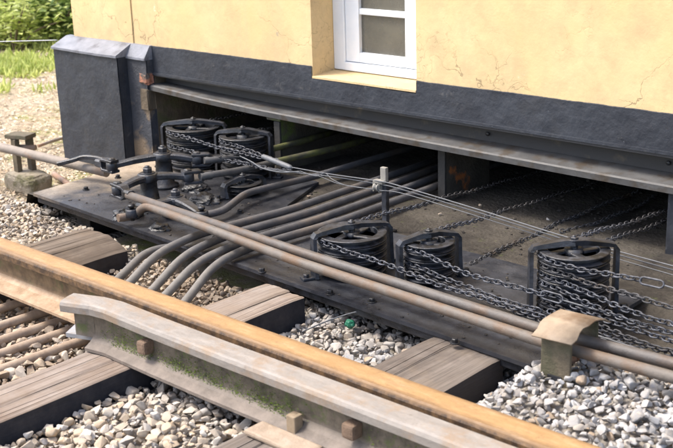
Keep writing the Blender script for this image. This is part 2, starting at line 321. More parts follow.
# ------------------------------------------------------------------ mesh helpers
class MB:
    def __init__(s): s.v = []; s.f = []; s.sm = []
    def add(s, vs, fs, smooth=False):
        o = len(s.v); s.v += [tuple(v) for v in vs]; s.f += [tuple(i+o for i in f) for f in fs]; s.sm += [smooth]*len(fs)
        return s
    def box(s, a, b, M=None, bev=0.0, jit=0.0):
        a = Vector(a); b = Vector(b)
        if bev > 0:
            bm = bmesh.new(); bmesh.ops.create_cube(bm, size=1)
            for v in bm.verts: v.co = Vector(((a[i]+b[i])/2 + v.co[i]*(b[i]-a[i]) for i in range(3)))
            bmesh.ops.bevel(bm, geom=bm.edges[:], offset=bev, segments=2, affect='EDGES', profile=.6)
            bm.verts.index_update(); vs = [v.co.copy() for v in bm.verts]; fs = [[v.index for v in f.verts] for f in bm.faces]; bm.free()
        else:
            vs = [Vector((x, y, z)) for x in (a.x, b.x) for y in (a.y, b.y) for z in (a.z, b.z)]
            fs = [(0, 1, 3, 2), (4, 6, 7, 5), (0, 4, 5, 1), (2, 3, 7, 6), (0, 2, 6, 4), (1, 5, 7, 3)]
        if M: vs = [M @ v for v in vs]
        if jit: vs = [v + Vector((random.uniform(-jit, jit) for _ in range(3))) for v in vs]
        return s.add(vs, fs)
    def tube(s, pts, r, n=10, caps=True, closed=False, flat=(1, 1), upv=None):
        pts = [Vector(p) for p in pts]; m = len(pts)
        rs = r if hasattr(r, '__len__') else [r]*m
        vs = []; fs = []; nrm = None
        for i, p in enumerate(pts):
            if closed: d = pts[(i+1) % m]-pts[i-1]
            else: d = pts[min(i+1, m-1)]-pts[max(i-1, 0)]
            d.normalize()
            if upv is not None: nrm = Vector(upv); nrm = (nrm-d*nrm.dot(d))
            elif nrm is None:
                nrm = d.orthogonal()
            else: nrm = nrm-d*nrm.dot(d)
            nrm.normalize(); bn = d.cross(nrm)
            for k in range(n):
                a = 2*math.pi*k/n
                vs.append(p + nrm*math.cos(a)*rs[i]*flat[0] + bn*math.sin(a)*rs[i]*flat[1])
        for i in range(m if closed else m-1):
            j = (i+1) % m
            for k in range(n): fs.append((i*n+k, i*n+(k+1) % n, j*n+(k+1) % n, j*n+k))
        s.add(vs, fs, True)
        if caps and not closed:
            o = len(s.v)-len(vs)
            s.f += [tuple(o+k for k in range(n))[::-1], tuple(o+(m-1)*n+k for k in range(n))]; s.sm += [False, False]
        return s
    def bar(s, pts, w, h, upv=(0, 0, 1)):        # rectangular section swept along a path, w across, h along upv
        pts = [Vector(p) for p in pts]; m = len(pts); vs = []; fs = []
        ws = w if hasattr(w, '__len__') else [w]*m; hs = h if hasattr(h, '__len__') else [h]*m
        for i, p in enumerate(pts):
            d = (pts[min(i+1, m-1)]-pts[max(i-1, 0)]).normalized()
            u = Vector(upv); u = (u-d*u.dot(d)).normalized(); sdv = d.cross(u)
            c = .22*min(ws[i], hs[i])
            W, Hh = ws[i]/2, hs[i]/2
            for (x, y) in ((-W+c, -Hh), (W-c, -Hh), (W, -Hh+c), (W, Hh-c), (W-c, Hh), (-W+c, Hh), (-W, Hh-c), (-W, -Hh+c)):
                vs.append(p+sdv*x+u*y)
        n = 8
        for i in range(m-1):
            for k in range(n): fs.append((i*n+k, i*n+(k+1) % n, (i+1)*n+(k+1) % n, (i+1)*n+k))
        fs += [tuple(range(n))[::-1], tuple((m-1)*n+k for k in range(n))]
        return s.add(vs, fs)
    def lathe(s, prof, c=(0, 0, 0), n=24, smooth=True, M=None):
        vs = []; fs = []; m = len(prof); c = Vector(c)
        for r, z in prof:
            for k in range(n):
                a = 2*math.pi*k/n; p = Vector((r*math.cos(a), r*math.sin(a), z))
                vs.append((M @ p if M else p)+c)
        for i in range(m-1):
            for k in range(n): fs.append((i*n+k, i*n+(k+1) % n, (i+1)*n+(k+1) % n, (i+1)*n+k))
        s.add(vs, fs, smooth); o = len(s.v)-len(vs)
        if prof[0][0] > 1e-4: s.f.append(tuple(o+k for k in range(n))[::-1]); s.sm.append(False)
        if prof[-1][0] > 1e-4: s.f.append(tuple(o+(m-1)*n+k for k in range(n))); s.sm.append(False)
        return s
    def hexnut(s, c, r, h, rot=0, sides=6):
        M = Matrix.Rotation(rot, 3, 'Z')
        return s.lathe([(r*.93, 0), (r, h*.12), (r, h*.8), (r*.82, h)], c, sides, False, M)
    def mesh(s, name):
        me = bpy.data.meshes.new(name); me.from_pydata(s.v, [], s.f)
        me.polygons.foreach_set('use_smooth', s.sm); me.update()
        return me
    def build(s, name, mat, parent=None):
        return link(name, s.mesh(name), mat, parent)
def link(name, me, mat, parent=None):
    if mat and not me.materials: me.materials.append(MAT[mat])
    o = bpy.data.objects.new(name, me); C.objects.link(o)
    if parent: o.parent = parent
    return o
def tag(o, label=None, cat=None, group=None, kind=None):
    for k, v in (('label', label), ('category', cat), ('group', group), ('kind', kind)):
        if v: o[k] = v
    return o
def empty(name, label, cat, loc=(0, 0, 0), group=None):
    o = bpy.data.objects.new(name, None); C.objects.link(o); o.location = loc; o.empty_display_size = .1
    bpy.context.view_layer.update()
    return tag(o, label, cat, group)
def kid(o, parent):               # parent keeping world coordinates
    o.parent = parent; o.matrix_parent_inverse = Matrix.Translation(parent.location).inverted()
    return o
def smooth_path(pts, k=6):
    pts = [Vector(p) for p in pts]; out = []
    P = [pts[0]*2-pts[1]]+pts+[pts[-1]*2-pts[-2]]
    for i in range(1, len(P)-2):
        a, b, c, d = P[i-1:i+3]
        for j in range(k):
            t = j/k
            out.append(.5*((2*b)+(c-a)*t+(2*a-5*b+4*c-d)*t*t+(3*b-a-3*c+d)*t**3))
    out.append(pts[-1]); return out
def fillet(pts, r=.06, k=6):       # straight runs joined by round bends
    pts = [Vector(p) for p in pts]; out = [pts[0]]
    for i in range(1, len(pts)-1):
        p = pts[i]; a = (pts[i-1]-p); b = (pts[i+1]-p); q = min(r, a.length*.48, b.length*.48)
        A = p+a.normalized()*q; B = p+b.normalized()*q
        for j in range(k+1):
            t = j/k; out.append(A*(1-t)**2+p*2*t*(1-t)+B*t*t)
    out.append(pts[-1]); return out

# ------------------------------------------------------------------ the setting: ground, ballast bed, dirt floor
def hnoise(x, y, s=1.): return noise.noise(Vector((x*s, y*s, .3)))
def ground_z(x, y):
    z = -.17+.03*hnoise(x, y, .8)
    if x < -6: z += min(1.2, (-6-x)*.02)
    return z
xs = [-400, -120, -50, -30, -20]+list(np.arange(-15, 3.01, .3))+[6, 12, 30, 100, 400]
ys = [-400, -100, -30, -10, -4]+list(np.arange(-1, 9.01, .3))+[12, 20, 40, 120, 400]
m = MB(); nx = len(xs)
m.add([(x, y, ground_z(x, y)) for y in ys for x in xs], [(j*nx+i, j*nx+i+1, (j+1)*nx+i+1, (j+1)*nx+i) for j in range(len(ys)-1) for i in range(nx-1)], True)
tag(m.build('ground', 'litter_ground'), kind='structure')

def ss(a, b, v):
    t = max(0, min(1, (v-a)/(b-a))); return t*t*(3-2*t)
def ballast_z(x, y):
    z = -.062+.020*hnoise(x, y, 3.1)
    if y > 2.1 and -4.1 < x < -1.75: z -= .03                                  # low between the sleeper ends
    z += ss(-1.80, -1.62, x)*(.050*ss(1.9, 2.2, y)+.072*ss(2.2, 2.48, y)-.13*ss(2.70, 2.84, y))   # heaped up round the roller stand
    if -3.75 < x < -2.9: z -= .025*min(1, (-2.9-x)/.1)
    z -= .015*ss(-3.9, -4.4, x) + .10*ss(-5.0, -6, x)
    if y > 2.78 and x < -1.7: z -= .05*ss(2.78, 2.95, y)
    return z
bx0, bx1, by0, by1 = -7.2, .9, -.6, 3.05
xs = np.arange(bx0, bx1, .08); ys = np.arange(by0, by1, .08); nx = len(xs)
m = MB().add([(x, y, ballast_z(x, y)-.030) for y in ys for x in xs], [(j*nx+i, j*nx+i+1, (j+1)*nx+i+1, (j+1)*nx+i) for j in range(len(ys)-1) for i in range(nx-1)], True)
ballast = tag(m.build('ballast_bed', 'ballast_fines'), kind='structure')

def stone_mesh(k):
    r_ = random.Random(100+k); bm = bmesh.new()
    ax = (1, r_.uniform(.7, .95), r_.uniform(.5, .8))
    for i in range(12):
        v = Vector((r_.gauss(0, 1), r_.gauss(0, 1), r_.gauss(0, 1))).normalized()*r_.uniform(.85, 1.05)
        bm.verts.new((v.x*ax[0], v.y*ax[1], v.z*ax[2]))
    g = bmesh.ops.convex_hull(bm, input=bm.verts[:])
    for v in [v for v in bm.verts if not v.link_faces]: bm.verts.remove(v)
    bmesh.ops.bevel(bm, geom=bm.edges[:], offset=.085, segments=1, affect='EDGES', clamp_overlap=True)
    bmesh.ops.triangulate(bm, faces=bm.faces[:])
    me = bpy.data.meshes.new('stone'); bm.to_mesh(me); bm.free(); me.polygons.foreach_set('use_smooth', [True]*len(me.polygons)); me.set_sharp_from_angle(angle=R(30))
    me.materials.append(MAT['ballast_stone']); return me
STONES = [stone_mesh(k) for k in range(16)]
SV = [(np.array([v.co for v in me.vertices]), [tuple(p.vertices) for p in me.polygons]) for me in STONES]
SLEEPERS = [(-5.03, -4.70), (-3.956, -3.677), (-2.865, -2.66), (-2.09, -1.826), (-1.30, -1.05), (-.55, -.30)]
def blocked(x, y):
    if y < 2.67:
        for a, b in SLEEPERS[:4]:
            if a-.012 < x < b+.012: return True
    if -3.72 < x < -3.06 and y < 2.5:
        return False
    return False
cand = []
cell = .026; grid = {}
def try_stone(x, y, s, layer):
    gx, gy = int(x//cell), int(y//cell)
    for i in (-1, 0, 1):
        for j in (-1, 0, 1):
            for (a, b, r) in grid.get((gx+i, gy+j, layer), ()):
                if (a-x)**2+(b-y)**2 < (.60*(r+s))**2: return False
    grid.setdefault((gx, gy, layer), []).append((x, y, s)); return True
for layer in range(3):
    for _ in range(42000 if layer < 2 else 22000):
        x = random.uniform(-6.9, .3); y = random.uniform(.85, 2.98)
        if y > 2.80 and -4.6 < x < -1.72: continue
        if blocked(x, y): continue
        u, v_, d = proj((x, y, -.05))
        if not (-260 < u < 760 and v_ < 475): continue
        if (u < -25 or u > 700) and (layer == 2 or random.random() < .5): continue
        s = random.choice((.011, .0135, .016, .018, .020, .023))*random.uniform(.9, 1.1)
        if random.random() < .12: s *= 1.3
        if x < -3.0 and y > 2.1: s *= .85
        if y < 1.95: s *= 1.18
        if layer == 2 and random.random() < .3: continue
        if not try_stone(x, y, s, layer): continue
        z = ballast_z(x, y)-.022+layer*.013+random.uniform(-.006, .008)
        cand.append((s*FPX/d, layer, x, y, z, s, u, v_))
for _ in range(9000):                                  # small chippings between the stones
    x = random.uniform(-5.2, .1); y = random.uniform(.9, 2.85)
    if y > 2.80 and -4.6 < x < -1.72 or blocked(x, y): continue
    u, v_, d = proj((x, y, -.05))
    if not (-15 < u < 690 and v_ < 460): continue
    s = random.uniform(.005, .0085); cand.append((s*FPX/d, 0, x, y, ballast_z(x, y)-.004+random.uniform(-.006, .010), s, u, v_))
def visible(c):
    if not (4 < c[6] < 669 and 4 < c[7] < 445): return False
    x, y = c[2], c[3]
    if 1.86 < y < 2.18: return False
    if y > 2.60 and x < -1.76: return False
    return c[1] >= 1
vis = sorted([c for c in cand if visible(c)], key=lambda c: -c[0])
pick = set(id(c) for c in vis[:300])
vv = []; ff = []; off = 0
for c in cand:
    k = random.randrange(16); M = Matrix.Rotation(random.uniform(0, 6.28), 3, 'Z') @ Matrix.Rotation(random.uniform(-.6, .6), 3, 'X') @ Matrix.Rotation(random.uniform(-.6, .6), 3, 'Y')
    if id(c) in pick:
        o = link('stone', STONES[k], None, ballast); o.location = (c[2], c[3], c[4]); o.rotation_euler = M.to_euler(); o.scale = (c[5],)*3
    else:
        V, Fc = SV[k]; vv.append(V @ np.array(M).T*c[5]+np.array(c[2:5])); ff += [tuple(i+off for i in f) for f in Fc]; off += len(V)
me = bpy.data.meshes.new('loose_stones'); me.from_pydata(np.concatenate(vv).tolist(), [], ff); me.polygons.foreach_set('use_smooth', [True]*len(ff)); me.update(); me.set_sharp_from_angle(angle=R(30))
tag(link('loose_stones', me, 'ballast_stone', ballast), kind='stuff')

# dirt floor under the building and beside the plate
xs = np.arange(-5.2, 1.4, .07); ys = np.arange(2.86, 6.6, .07); nx = len(xs)
def dirt_z(x, y):
    z = .012*hnoise(x, y, 4)+.006*hnoise(x, y, 13)
    if y < 3.3 and x < -1.72: z = -.03
    if y < 3.3 and x >= -1.72: z -= .04
    if x < -4.75 and y < 3.9: z = -.2
    return z
m = MB().add([(x, y, dirt_z(x, y)) for y in ys for x in xs], [(j*nx+i, j*nx+i+1, (j+1)*nx+i+1, (j+1)*nx+i) for j in range(len(ys)-1) for i in range(nx-1)], True)
df = tag(m.build('dirt_floor', 'dirt'), kind='structure')

# ------------------------------------------------------------------ the building
YW = 3.80
box_ = empty('signal_box', 'yellow plastered building with blue-black plinth above a dark underfloor opening', 'building', (-3, YW, 0))
def B(mb, name, mat, parent=box_):
    o = mb.build(name, mat)
    if parent is box_: kid(o, box_)
    else: o.parent = parent; o.matrix_parent_inverse = Matrix.Translation(box_.location).inverted()
    return o
wx0, wx1, wz0 = -3.69, -3.075, .50
XL, XR, ZT = -5.555, 1.6, 3.2
m = MB()
m.box((XL, YW, .40), (wx0, YW+.3, ZT)); m.box((wx1, YW, .40), (XR, YW+.3, ZT))
m.box((wx0, YW+.002, .40), (wx1, YW+.3, wz0-.03)); m.box((wx0, YW, 1.75), (wx1, YW+.3, ZT))
m.box((XL, YW+.3, -.2), (XL+.3, 7.2, ZT)); m.box((XR-.3, YW+.3, -.2), (XR, 7.2, ZT)); m.box((XL+.3, 6.9, -.2), (XR-.3, 7.2, ZT))
m.box((XL+.3, YW+.3, .42), (XR-.3, 6.9, .52))                 # floor above the opening
m.box((XL-.3, YW-.35, ZT), (XR+.3, 7.5, ZT+.1))               # roof slab far above the frame
wall = B(m, 'wall', 'yellow_plaster')
m = MB(); m.box((-5.565, YW-.006, .52), (-5.02, YW-.001, ZT-.01), bev=.004); B(m, 'corner_pilaster', 'yellow_plaster')
# tarred band with an uneven painted top edge
def band(x0, x1, zt, zb=.392, th=.005):
    n = max(2, int((x1-x0)/.012)); vs = []; fs = []
    for i in range(n+1):
        x = x0+(x1-x0)*i/n; z = zt+.004*hnoise(x, 0, 2.5)+.002*hnoise(x, 5, 17)+.0012*hnoise(x, 9, 60)
        vs += [(x, YW-th, zb), (x, YW-th, z-.001), (x, YW-.0005, z+.001)]
    for i in range(n):
        a = i*3; fs += [(a, a+3, a+4, a+1), (a+1, a+4, a+5, a+2)]
    return vs, fs
m = MB()
for a, b, zt in ((-4.868, wx0-.004, .539), (wx0-.004, wx1+.002, .482), (wx1+.002, XR, .538)): m.add(*band(a, b, zt))
m.box((-4.868, YW-.014, .386), (XR, YW-.001, .398))
B(m, 'plinth_band', 'black_plinth_paint')
# corner plinth in two steps with weathered copings
def plinth(x0, x1, yf, zt, name='plinth', mat='black_plinth_paint'):
    m = MB(); n = 10; vs = []; fs = []
    nz = 8
    for j in range(nz+1):
        for i in range(n+1):
            x = x0+(x1-x0)*i/n; z = -.25+(zt+.25)*j/nz
            vs.append((x, yf+.004*hnoise(x, z, 6)-.002, z))
    W = n+1
    for j in range(nz):
        for i in range(n): fs.append((j*W+i, j*W+i+1, (j+1)*W+i+1, (j+1)*W+i))
    m.add(vs, fs, True); m.box((x0, yf+.004, -.25), (x1, YW+.25, zt-.002))
    return B(m, name, mat)
def coping(x0, x1, yf, zf, zb, par):
    m = MB(); e = .012
    p = [(yf-e, zf-.012), (yf-e, zf), (YW-.019, zb), (YW+.01, zb), (YW+.01, zf-.012)]
    n = len(p); k = 9; vs = []; fs = []
    for i in range(k):
        x = x0-e*.3+(x1-x0+e*.6)*i/(k-1)
        for (y, z) in p: vs.append((x, y+.003*hnoise(x*9, z*30, 1), z+.003*hnoise(x*8, y*20, 1)))
    for i in range(k-1):
        for q in range(n): fs.append((i*n+q, (i+1)*n+q, (i+1)*n+(q+1) % n, i*n+(q+1) % n))
    fs += [tuple(range(n)), tuple((k-1)*n+q for q in range(n))[::-1]]
    m.add(vs, fs); o = m.build('coping', 'coping_paint'); o.parent = par; return o
p1 = plinth(-5.62, -5.03, 3.685, .485); coping(-5.62, -5.03, 3.685, .487, .54, p1)
p2 = plinth(-5.028, -4.87, 3.752, .475, 'plinth', 'worn_plinth'); coping(-5.026, -4.872, 3.752, .478, .54, p2)
m = MB(); m.box((-4.925, 3.746, .342), (-4.866, 3.79, .392), bev=.006, jit=.009); o = m.build('brick', 'red_brick'); o.parent = p2; o['label'] = 'bare orange brick where the tar has flaked off'
m = MB(); m.box((-4.93, 3.746, .20), (-4.866, 3.80, .31), bev=.004, jit=.006); o = m.build('brick', 'brown_masonry'); o.parent = p2
m = MB(); m.box((-5.2, 3.80, -.25), (-4.868, 6.5, .385)); B(m, 'side_wall', 'brown_masonry')
# girder
m = MB(); st = [(-4.866, .306), (-4.45, .285), (-4.04, .273), (-3.15, .260), (-2.3, .253), (-1.88, .251), (XR, .25)]
def girder_piece(prof):
    m = MB(); n = len(prof); vs = []; fs = []
    for (x, zb) in st:
        k = (.386-zb)/.134
        for (y, z) in prof: vs.append((x, y, zb+z*(k if z > .03 else 1)-(0.001 if z > .13 else 0)))
    for i in range(len(st)-1):
        for q in range(n): fs.append((i*n+q, (i+1)*n+q, (i+1)*n+(q+1) % n, i*n+(q+1) % n))
    fs += [tuple(range(n)), tuple((len(st)-1)*n+q for q in range(n))[::-1]]
    return m.add(vs, fs)
gd = B(girder_piece([(3.872, .0475), (3.874, .10), (3.79, .124), (3.79, .134), (3.93, .134), (3.93, .0475)]), 'girder', 'girder_web')
o = girder_piece([(3.764, 0), (3.762, .024), (3.768, .030), (3.868, .047), (3.93, .047), (3.93, 0)]).build('bottom_flange', 'girder_paint'); o.parent = gd
for X_ in (-2.75, -1.93):
    m = MB(); m.lathe([(.009, 0), (.009, .003), (.006, .005), (0, .006)], (X_, 3.868, .335), 10, True, Matrix.Rotation(R(90), 3, 'X')); o = m.build('rivet', 'black_iron'); o.parent = gd; o.matrix_parent_inverse = Matrix.Translation(box_.location).inverted() if False else Matrix.Identity(4)
gd_children = [o for o in bpy.data.objects if o.parent == gd]
# piers under the girder
def pier(x, y0, y1, mat, lab, zt=.262):
    m = MB(); m.box((x-.020, y0, -.05), (x+.012, y1, zt), bev=.004); o = B(m, 'pier', mat)
    m = MB(); m.box((x-.075, y0-.012, zt-.020), (x+.018, y0+.10, zt-.004), bev=.003); q = m.build('cap_plate', 'pier_paint'); q.parent = o
    m = MB(); m.box((x-.024, y0-.014, -.04), (x+.015, y0-.001, zt-.022), bev=.003); q = m.build('front_flange', 'pier_flange'); q.parent = o
    o['label'] = lab; return o
pier(-3.93, 3.80, 4.22, 'pier_paint', 'mossy dark pier nearest the corner plinth', .272)
pier(-2.985, 3.875, 4.20, 'rusty_pier', 'dark pier with an orange rust patch')
m = MB(); m.box((-1.892, YW+.003, -.25), (-1.45, YW+.36, .255), bev=.006); o = B(m, 'pier', 'black_plinth_paint'); o['label'] = 'broad black pier at the right end of the opening'
for (y_, zb) in ((4.06, .30), (4.30, .20), (4.62, .15), (4.9, .12)):  # added beams, made up to block light and darken the underfloor
    m = MB(); m.box((-4.86, y_, zb), (XR-.31, y_+.09, .419), bev=.004); o = B(m, 'added_shade_beam', 'pier_flange')
# window
wy = 3.945
win = bpy.data.objects.new('window', None); C.objects.link(win); win.empty_display_size = .1; win.location = (-3.4, wy, wz0); kid(win, box_)
bpy.context.view_layer.update()
def W(mb, name, mat):
    o = mb.build(name, mat); o.parent = win; o.matrix_parent_inverse = Matrix.Translation(win.location).inverted(); return o
pl, pr = -3.535, -3.262
W(MB().box((wx0+.001, wy, .508), (pl-.085, wy+.07, 1.74), bev=.004), 'frame_post', 'white_paint')
W(MB().box((pl-.083, wy+.008, .550), (pl, wy+.05, 1.68), bev=.004), 'stile', 'white_paint')
W(MB().box((pr, wy+.008, .550), (pr+.10, wy+.05, 1.68), bev=.004), 'stile', 'white_paint')
W(MB().box((pl-.084, wy-.004, .508), (wx1-.002, wy+.07, .547), bev=.004), 'bottom_frame', 'white_paint')
W(MB().box((pl+.001, wy+.008, .550), (pr-.001, wy+.05, .596), bev=.004), 'bottom_rail', 'white_paint')
W(MB().box((pl+.001, wy+.012, .770), (pr-.001, wy+.048, .798), bev=.005), 'glazing_bar', 'white_paint')
W(MB().box((pl+.001, wy+.012, 1.08), (pr-.001, wy+.048, 1.108), bev=.005), 'glazing_bar', 'white_paint')
for a, b in ((.5965, .7695), (.7985, 1.0795), (1.1085, 1.68)):
    W(MB().box((pl+.0005, wy+.028, a), (pr-.0005, wy+.034, b)), 'pane', 'window_glass')
W(MB().box((pr+.102, wy+.028, .548), (wx1-.003, wy+.034, 1.68)), 'pane', 'window_glass')
m = MB()  # sloping plaster sill
m.add([(wx0, YW-.006, .486), (wx1, YW-.006, .486), (wx1, YW-.006, .495), (wx0, YW-.006, .495), (wx0, wy+.07, .508), (wx1, wy+.07, .508), (wx0, wy+.07, .47), (wx1, wy+.07, .47)],
      [(0, 1, 2, 3), (3, 2, 5, 4), (0, 6, 7, 1), (6, 4, 5, 7), (0, 3, 4, 6), (1, 7, 5, 2)])
W(m, 'sill', 'yellow_plaster')

# ------------------------------------------------------------------ track
def rail_profile(hw=.035, fwid=.07, top=.155):
    h = [(-fwid, .004), (-fwid, .014), (-.03, .026), (-.011, .040), (-.009, .060), (-.010, .104), (-.016, .114), (-hw, .121), (-hw-.001, .142), (-hw+.004, top-.004), (-hw+.010, top-.0005), (0, top+.001)]
    return h+[(-y, z) for y, z in reversed(h[:-1])]
def sweep_rail(m, pts, prof):
    n = len(prof); vs = []; fs = []
    for i, p in enumerate(pts):
        d = (Vector(pts[min(i+1, len(pts)-1)])-Vector(pts[max(i-1, 0)])).normalized(); sdv = Vector((-d.y, d.x, 0))
        for (y, z) in prof: vs.append(Vector(p)+sdv*y+Vector((0, 0, z)))
    k = len(pts)
    for i in range(k-1):
        for q in range(n): fs.append((i*n+q, (i+1)*n+q, (i+1)*n+(q+1) % n, i*n+(q+1) % n))
    fs += [tuple(range(n)), tuple((k-1)*n+q for q in range(n))[::-1]]
    return m.add(vs, fs)
RY = 2.069
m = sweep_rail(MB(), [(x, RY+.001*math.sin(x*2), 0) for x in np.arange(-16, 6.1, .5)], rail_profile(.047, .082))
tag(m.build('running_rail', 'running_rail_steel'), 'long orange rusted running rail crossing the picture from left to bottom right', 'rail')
CY = 1.948; cpts = [(-2.965, CY-.048, 0), (-2.91, CY-.028, 0), (-2.86, CY-.008, 0), (-2.79, CY+.002, 0), (-2.70, CY, 0), (-2.55, CY-.003, 0), (-2.3, CY-.004, 0), (-1.9, CY, 0), (-1.4, CY+.002, 0), (0, CY+.002, 0), (5, CY+.002, 0)]
ck = empty('check_rail', 'pale grey check rail with flared end and mossy web, in front of the running rail', 'rail', (-2.4, CY, 0))
pf = [(y if y > 0 else y, z) for y, z in rail_profile(.044, .058)]
hp = [(y, z) for y, z in pf if z > .10]; fp = [(y, z) for y, z in pf if z <= .1045]
mm = sweep_rail(MB(), cpts, hp)
sweep_rail(mm, [(-2.875, CY-.014, 0)]+cpts[3:], [(-.058 if y == -.058 else y, z) for y, z in fp])
sweep_rail(mm, [(-2.945, CY-.036, 0), (-2.872, CY-.014, 0)], [(-.010, .03), (-.010, .104), (.010, .104), (.010, .03)])
kid(mm.build('rail_section', 'check_rail_steel'), ck)
# its web bolts with square nuts, the spike marks in its foot, the end plate
for (u, v_) in ((144, 336), (351, 418), (560, 495)):
    p = py(u, v_, CY-.03)
    Mr = Matrix.Translation((p.x, CY-.026, .075)) @ Matrix.Rotation(R(random.uniform(-8, 8)), 4, 'Y')
    kid(MB().box((-.020, -.022, -.021), (.020, .020, .021), Mr, bev=.008).build('square_nut', 'nut_rust'), ck)
for (u, v_) in ((127, 343), (169, 361), (246, 394)):
    p = pz(u, v_, .019)
    kid(MB().lathe([(.011, 0), (.011, .004), (.006, .006), (0, .006)], (p.x, p.y, .016), 10).build('bolt_head', 'black_iron'), ck)
# moss growing on the web of the check rail
m = MB()
for _ in range(9000):
    x = random.uniform(-2.88, -1.2); d = hnoise(x, 0, 4.2)+.55*hnoise(x, 3, 13)
    if d < random.uniform(-.25, .45): continue
    z = .026+abs(random.gauss(0, .026)); z = min(z, .10); y = CY-.012-max(0, (.045-z))*.55-random.uniform(0, .006)
    s = random.uniform(.0015, .0034); a = random.uniform(0, 6.28); t_ = Vector((math.cos(a), -abs(math.sin(a))*.6, random.uniform(-.2, .9))).normalized()*s; q = Vector((-math.sin(a), math.cos(a), random.uniform(-.5, .5)))*s*.6
    c = Vector((x, y, z)); m.add([c-q, c+q, c+t_*1.6+q*.4, c+t_*1.6-q*.4], [(0, 1, 2, 3)])
mo = kid(m.build('moss', 'moss_leaf'), ck); mo['kind'] = 'stuff'
m = MB(); a = [pz(66, 336, .006), pz(101, 341, .006), pz(106, 331, .006), pz(80, 323, .006)]
m.add([(p.x, p.y, .003) for p in a]+[(p.x, p.y, .017) for p in a], [(0, 1, 2, 3), (4, 5, 6, 7)]+[(i, (i+1) % 4, 4+(i+1) % 4, 4+i) for i in range(4)])
tag(m.build('end_plate', 'grey_steel_plate'), 'flat bluish steel plate under the flared end of the check rail', 'steel plate')

def sleeper_mesh(x0, x1, y0, y1, zb, seed, chamfer=0.0, parts=None):
    """weathered timber: top subdivided across and along, with splits; 'top' attribute marks the bleached top"""
    r_ = random.Random(seed); w_ = x1-x0; nxx = 15; nyy = 48; vs = []; fs = []; top = []
    cracks = [(r_.uniform(.12, .88), r_.uniform(0, 1), r_.uniform(.2, .6), r_.uniform(.003, .008)) for _ in range(7)]
    cols = sorted([i/(nxx-1) for i in range(nxx)]+[c[0]+d for c in cracks for d in (-.012, 0, .012)])
    nxx = len(cols)
    for j in range(nyy+1):
        v = j/nyy; y = y0+(y1-y0)*v
        for u in cols:
            x = x0+w_*u; z = .004*noise.noise(Vector((x*9+seed, y*1.7, 0)))+.0022*noise.noise(Vector((x*60, y*5, seed)))
            for (cu, cv, cl, cd) in cracks:
                if abs(u-cu) < .003 and abs(v-cv) < cl: z -= cd*(1-(abs(v-cv)/cl)**2)
            e = min(u, 1-u)*w_; e2 = min(v, 1-v)*(y1-y0)
            if e < .004: z -= (.004-e)*.8
            if e2 < .004: z -= (.004-e2)*.8
            if chamfer and u > 1-chamfer: z -= (u-(1-chamfer))*w_*.38
            xx = x
            if u in (0., 1.) or e < 1e-6: xx += .003*noise.noise(Vector((y*4, seed, u*5)))
            yy = y+(.004*noise.noise(Vector((x*25, seed, v*3))) if e2 < 1e-6 else 0)
            vs.append((xx, yy, z)); top.append(1.0)
    for j in range(nyy):
        for i in range(nxx-1): fs.append((j*nxx+i, j*nxx+i+1, (j+1)*nxx+i+1, (j+1)*nxx+i))
    ring = [i for i in range(nxx)]+[j*nxx+nxx-1 for j in range(1, nyy+1)]+[nyy*nxx+i for i in range(nxx-2, -1, -1)]+[j*nxx for j in range(nyy-1, 0, -1)]
    b0 = len(vs)
    for i in ring: vs.append((vs[i][0], vs[i][1], vs[i][2]-.0015)); top.append(0.0)
    b1 = len(vs)
    for i in ring: vs.append((vs[i][0], vs[i][1], zb)); top.append(0.0)
    n = len(ring)
    for i in range(n):
        k = (i+1) % n
        fs.append((ring[i], b0+i, b0+k, ring[k])); fs.append((b0+i, b1+i, b1+k, b0+k))
    me = bpy.data.meshes.new('sleeper'); me.from_pydata(vs, [], fs)
    a = me.attributes.new('top', 'FLOAT', 'POINT'); a.data.foreach_set('value', top)
    me.update(); return me
SG = 'sleepers under the rails'
labs = ['dark end of a sleeper cut by the left picture edge', 'brown chamfered sleeper ending near the left corner of the steel plate', None,
        'grey grained sleeper whose end touches the steel plate near the roller stand', None]
for i, (a, b) in enumerate(SLEEPERS[:4]):
    if i == 2: continue
    o = link('sleeper', sleeper_mesh(a, b, -.08, 2.66, -.16, 11+i, .42 if i == 1 else 0), 'timber_brown' if i == 1 else 'timber_grey'); tag(o, labs[i], 'sleeper', SG)
s2 = empty('sleeper', 'pale sleeper of two planks passing beneath the flared end of the check rail', 'sleeper', (-2.76, 1.3, 0), SG)
xm = -2.86+.118
kid(link('plank', sleeper_mesh(-2.865, xm, -.08, 2.664, -.16, 31), 'timber_pale'), s2)
kid(link('plank', sleeper_mesh(xm+.004, -2.655, -.08, 2.65, -.16, 32), 'timber_pale'), s2)
# timber chair block with its spike on the near sleeper
a = [pz(252, 428, .012), pz(268, 415, .012), pz(345, 449, .012), pz(335, 470, .012)]
ch = empty('rail_chair', 'curved pale block with a square spike at the foot of the check rail', 'rail chair', (-1.98, 1.87, 0))
m = MB(); m.box((-2.07, 1.818, .003), (-1.845, CY-.06, .018), bev=.006)
kid(m.build('block', 'chair_timber'), ch)
p = pz(295, 430, .016)
kid(MB().box((p.x-.016, p.y-.016, .010), (p.x+.016, p.y+.016, .062), bev=.004).build('spike', 'spike_rust'), ch)

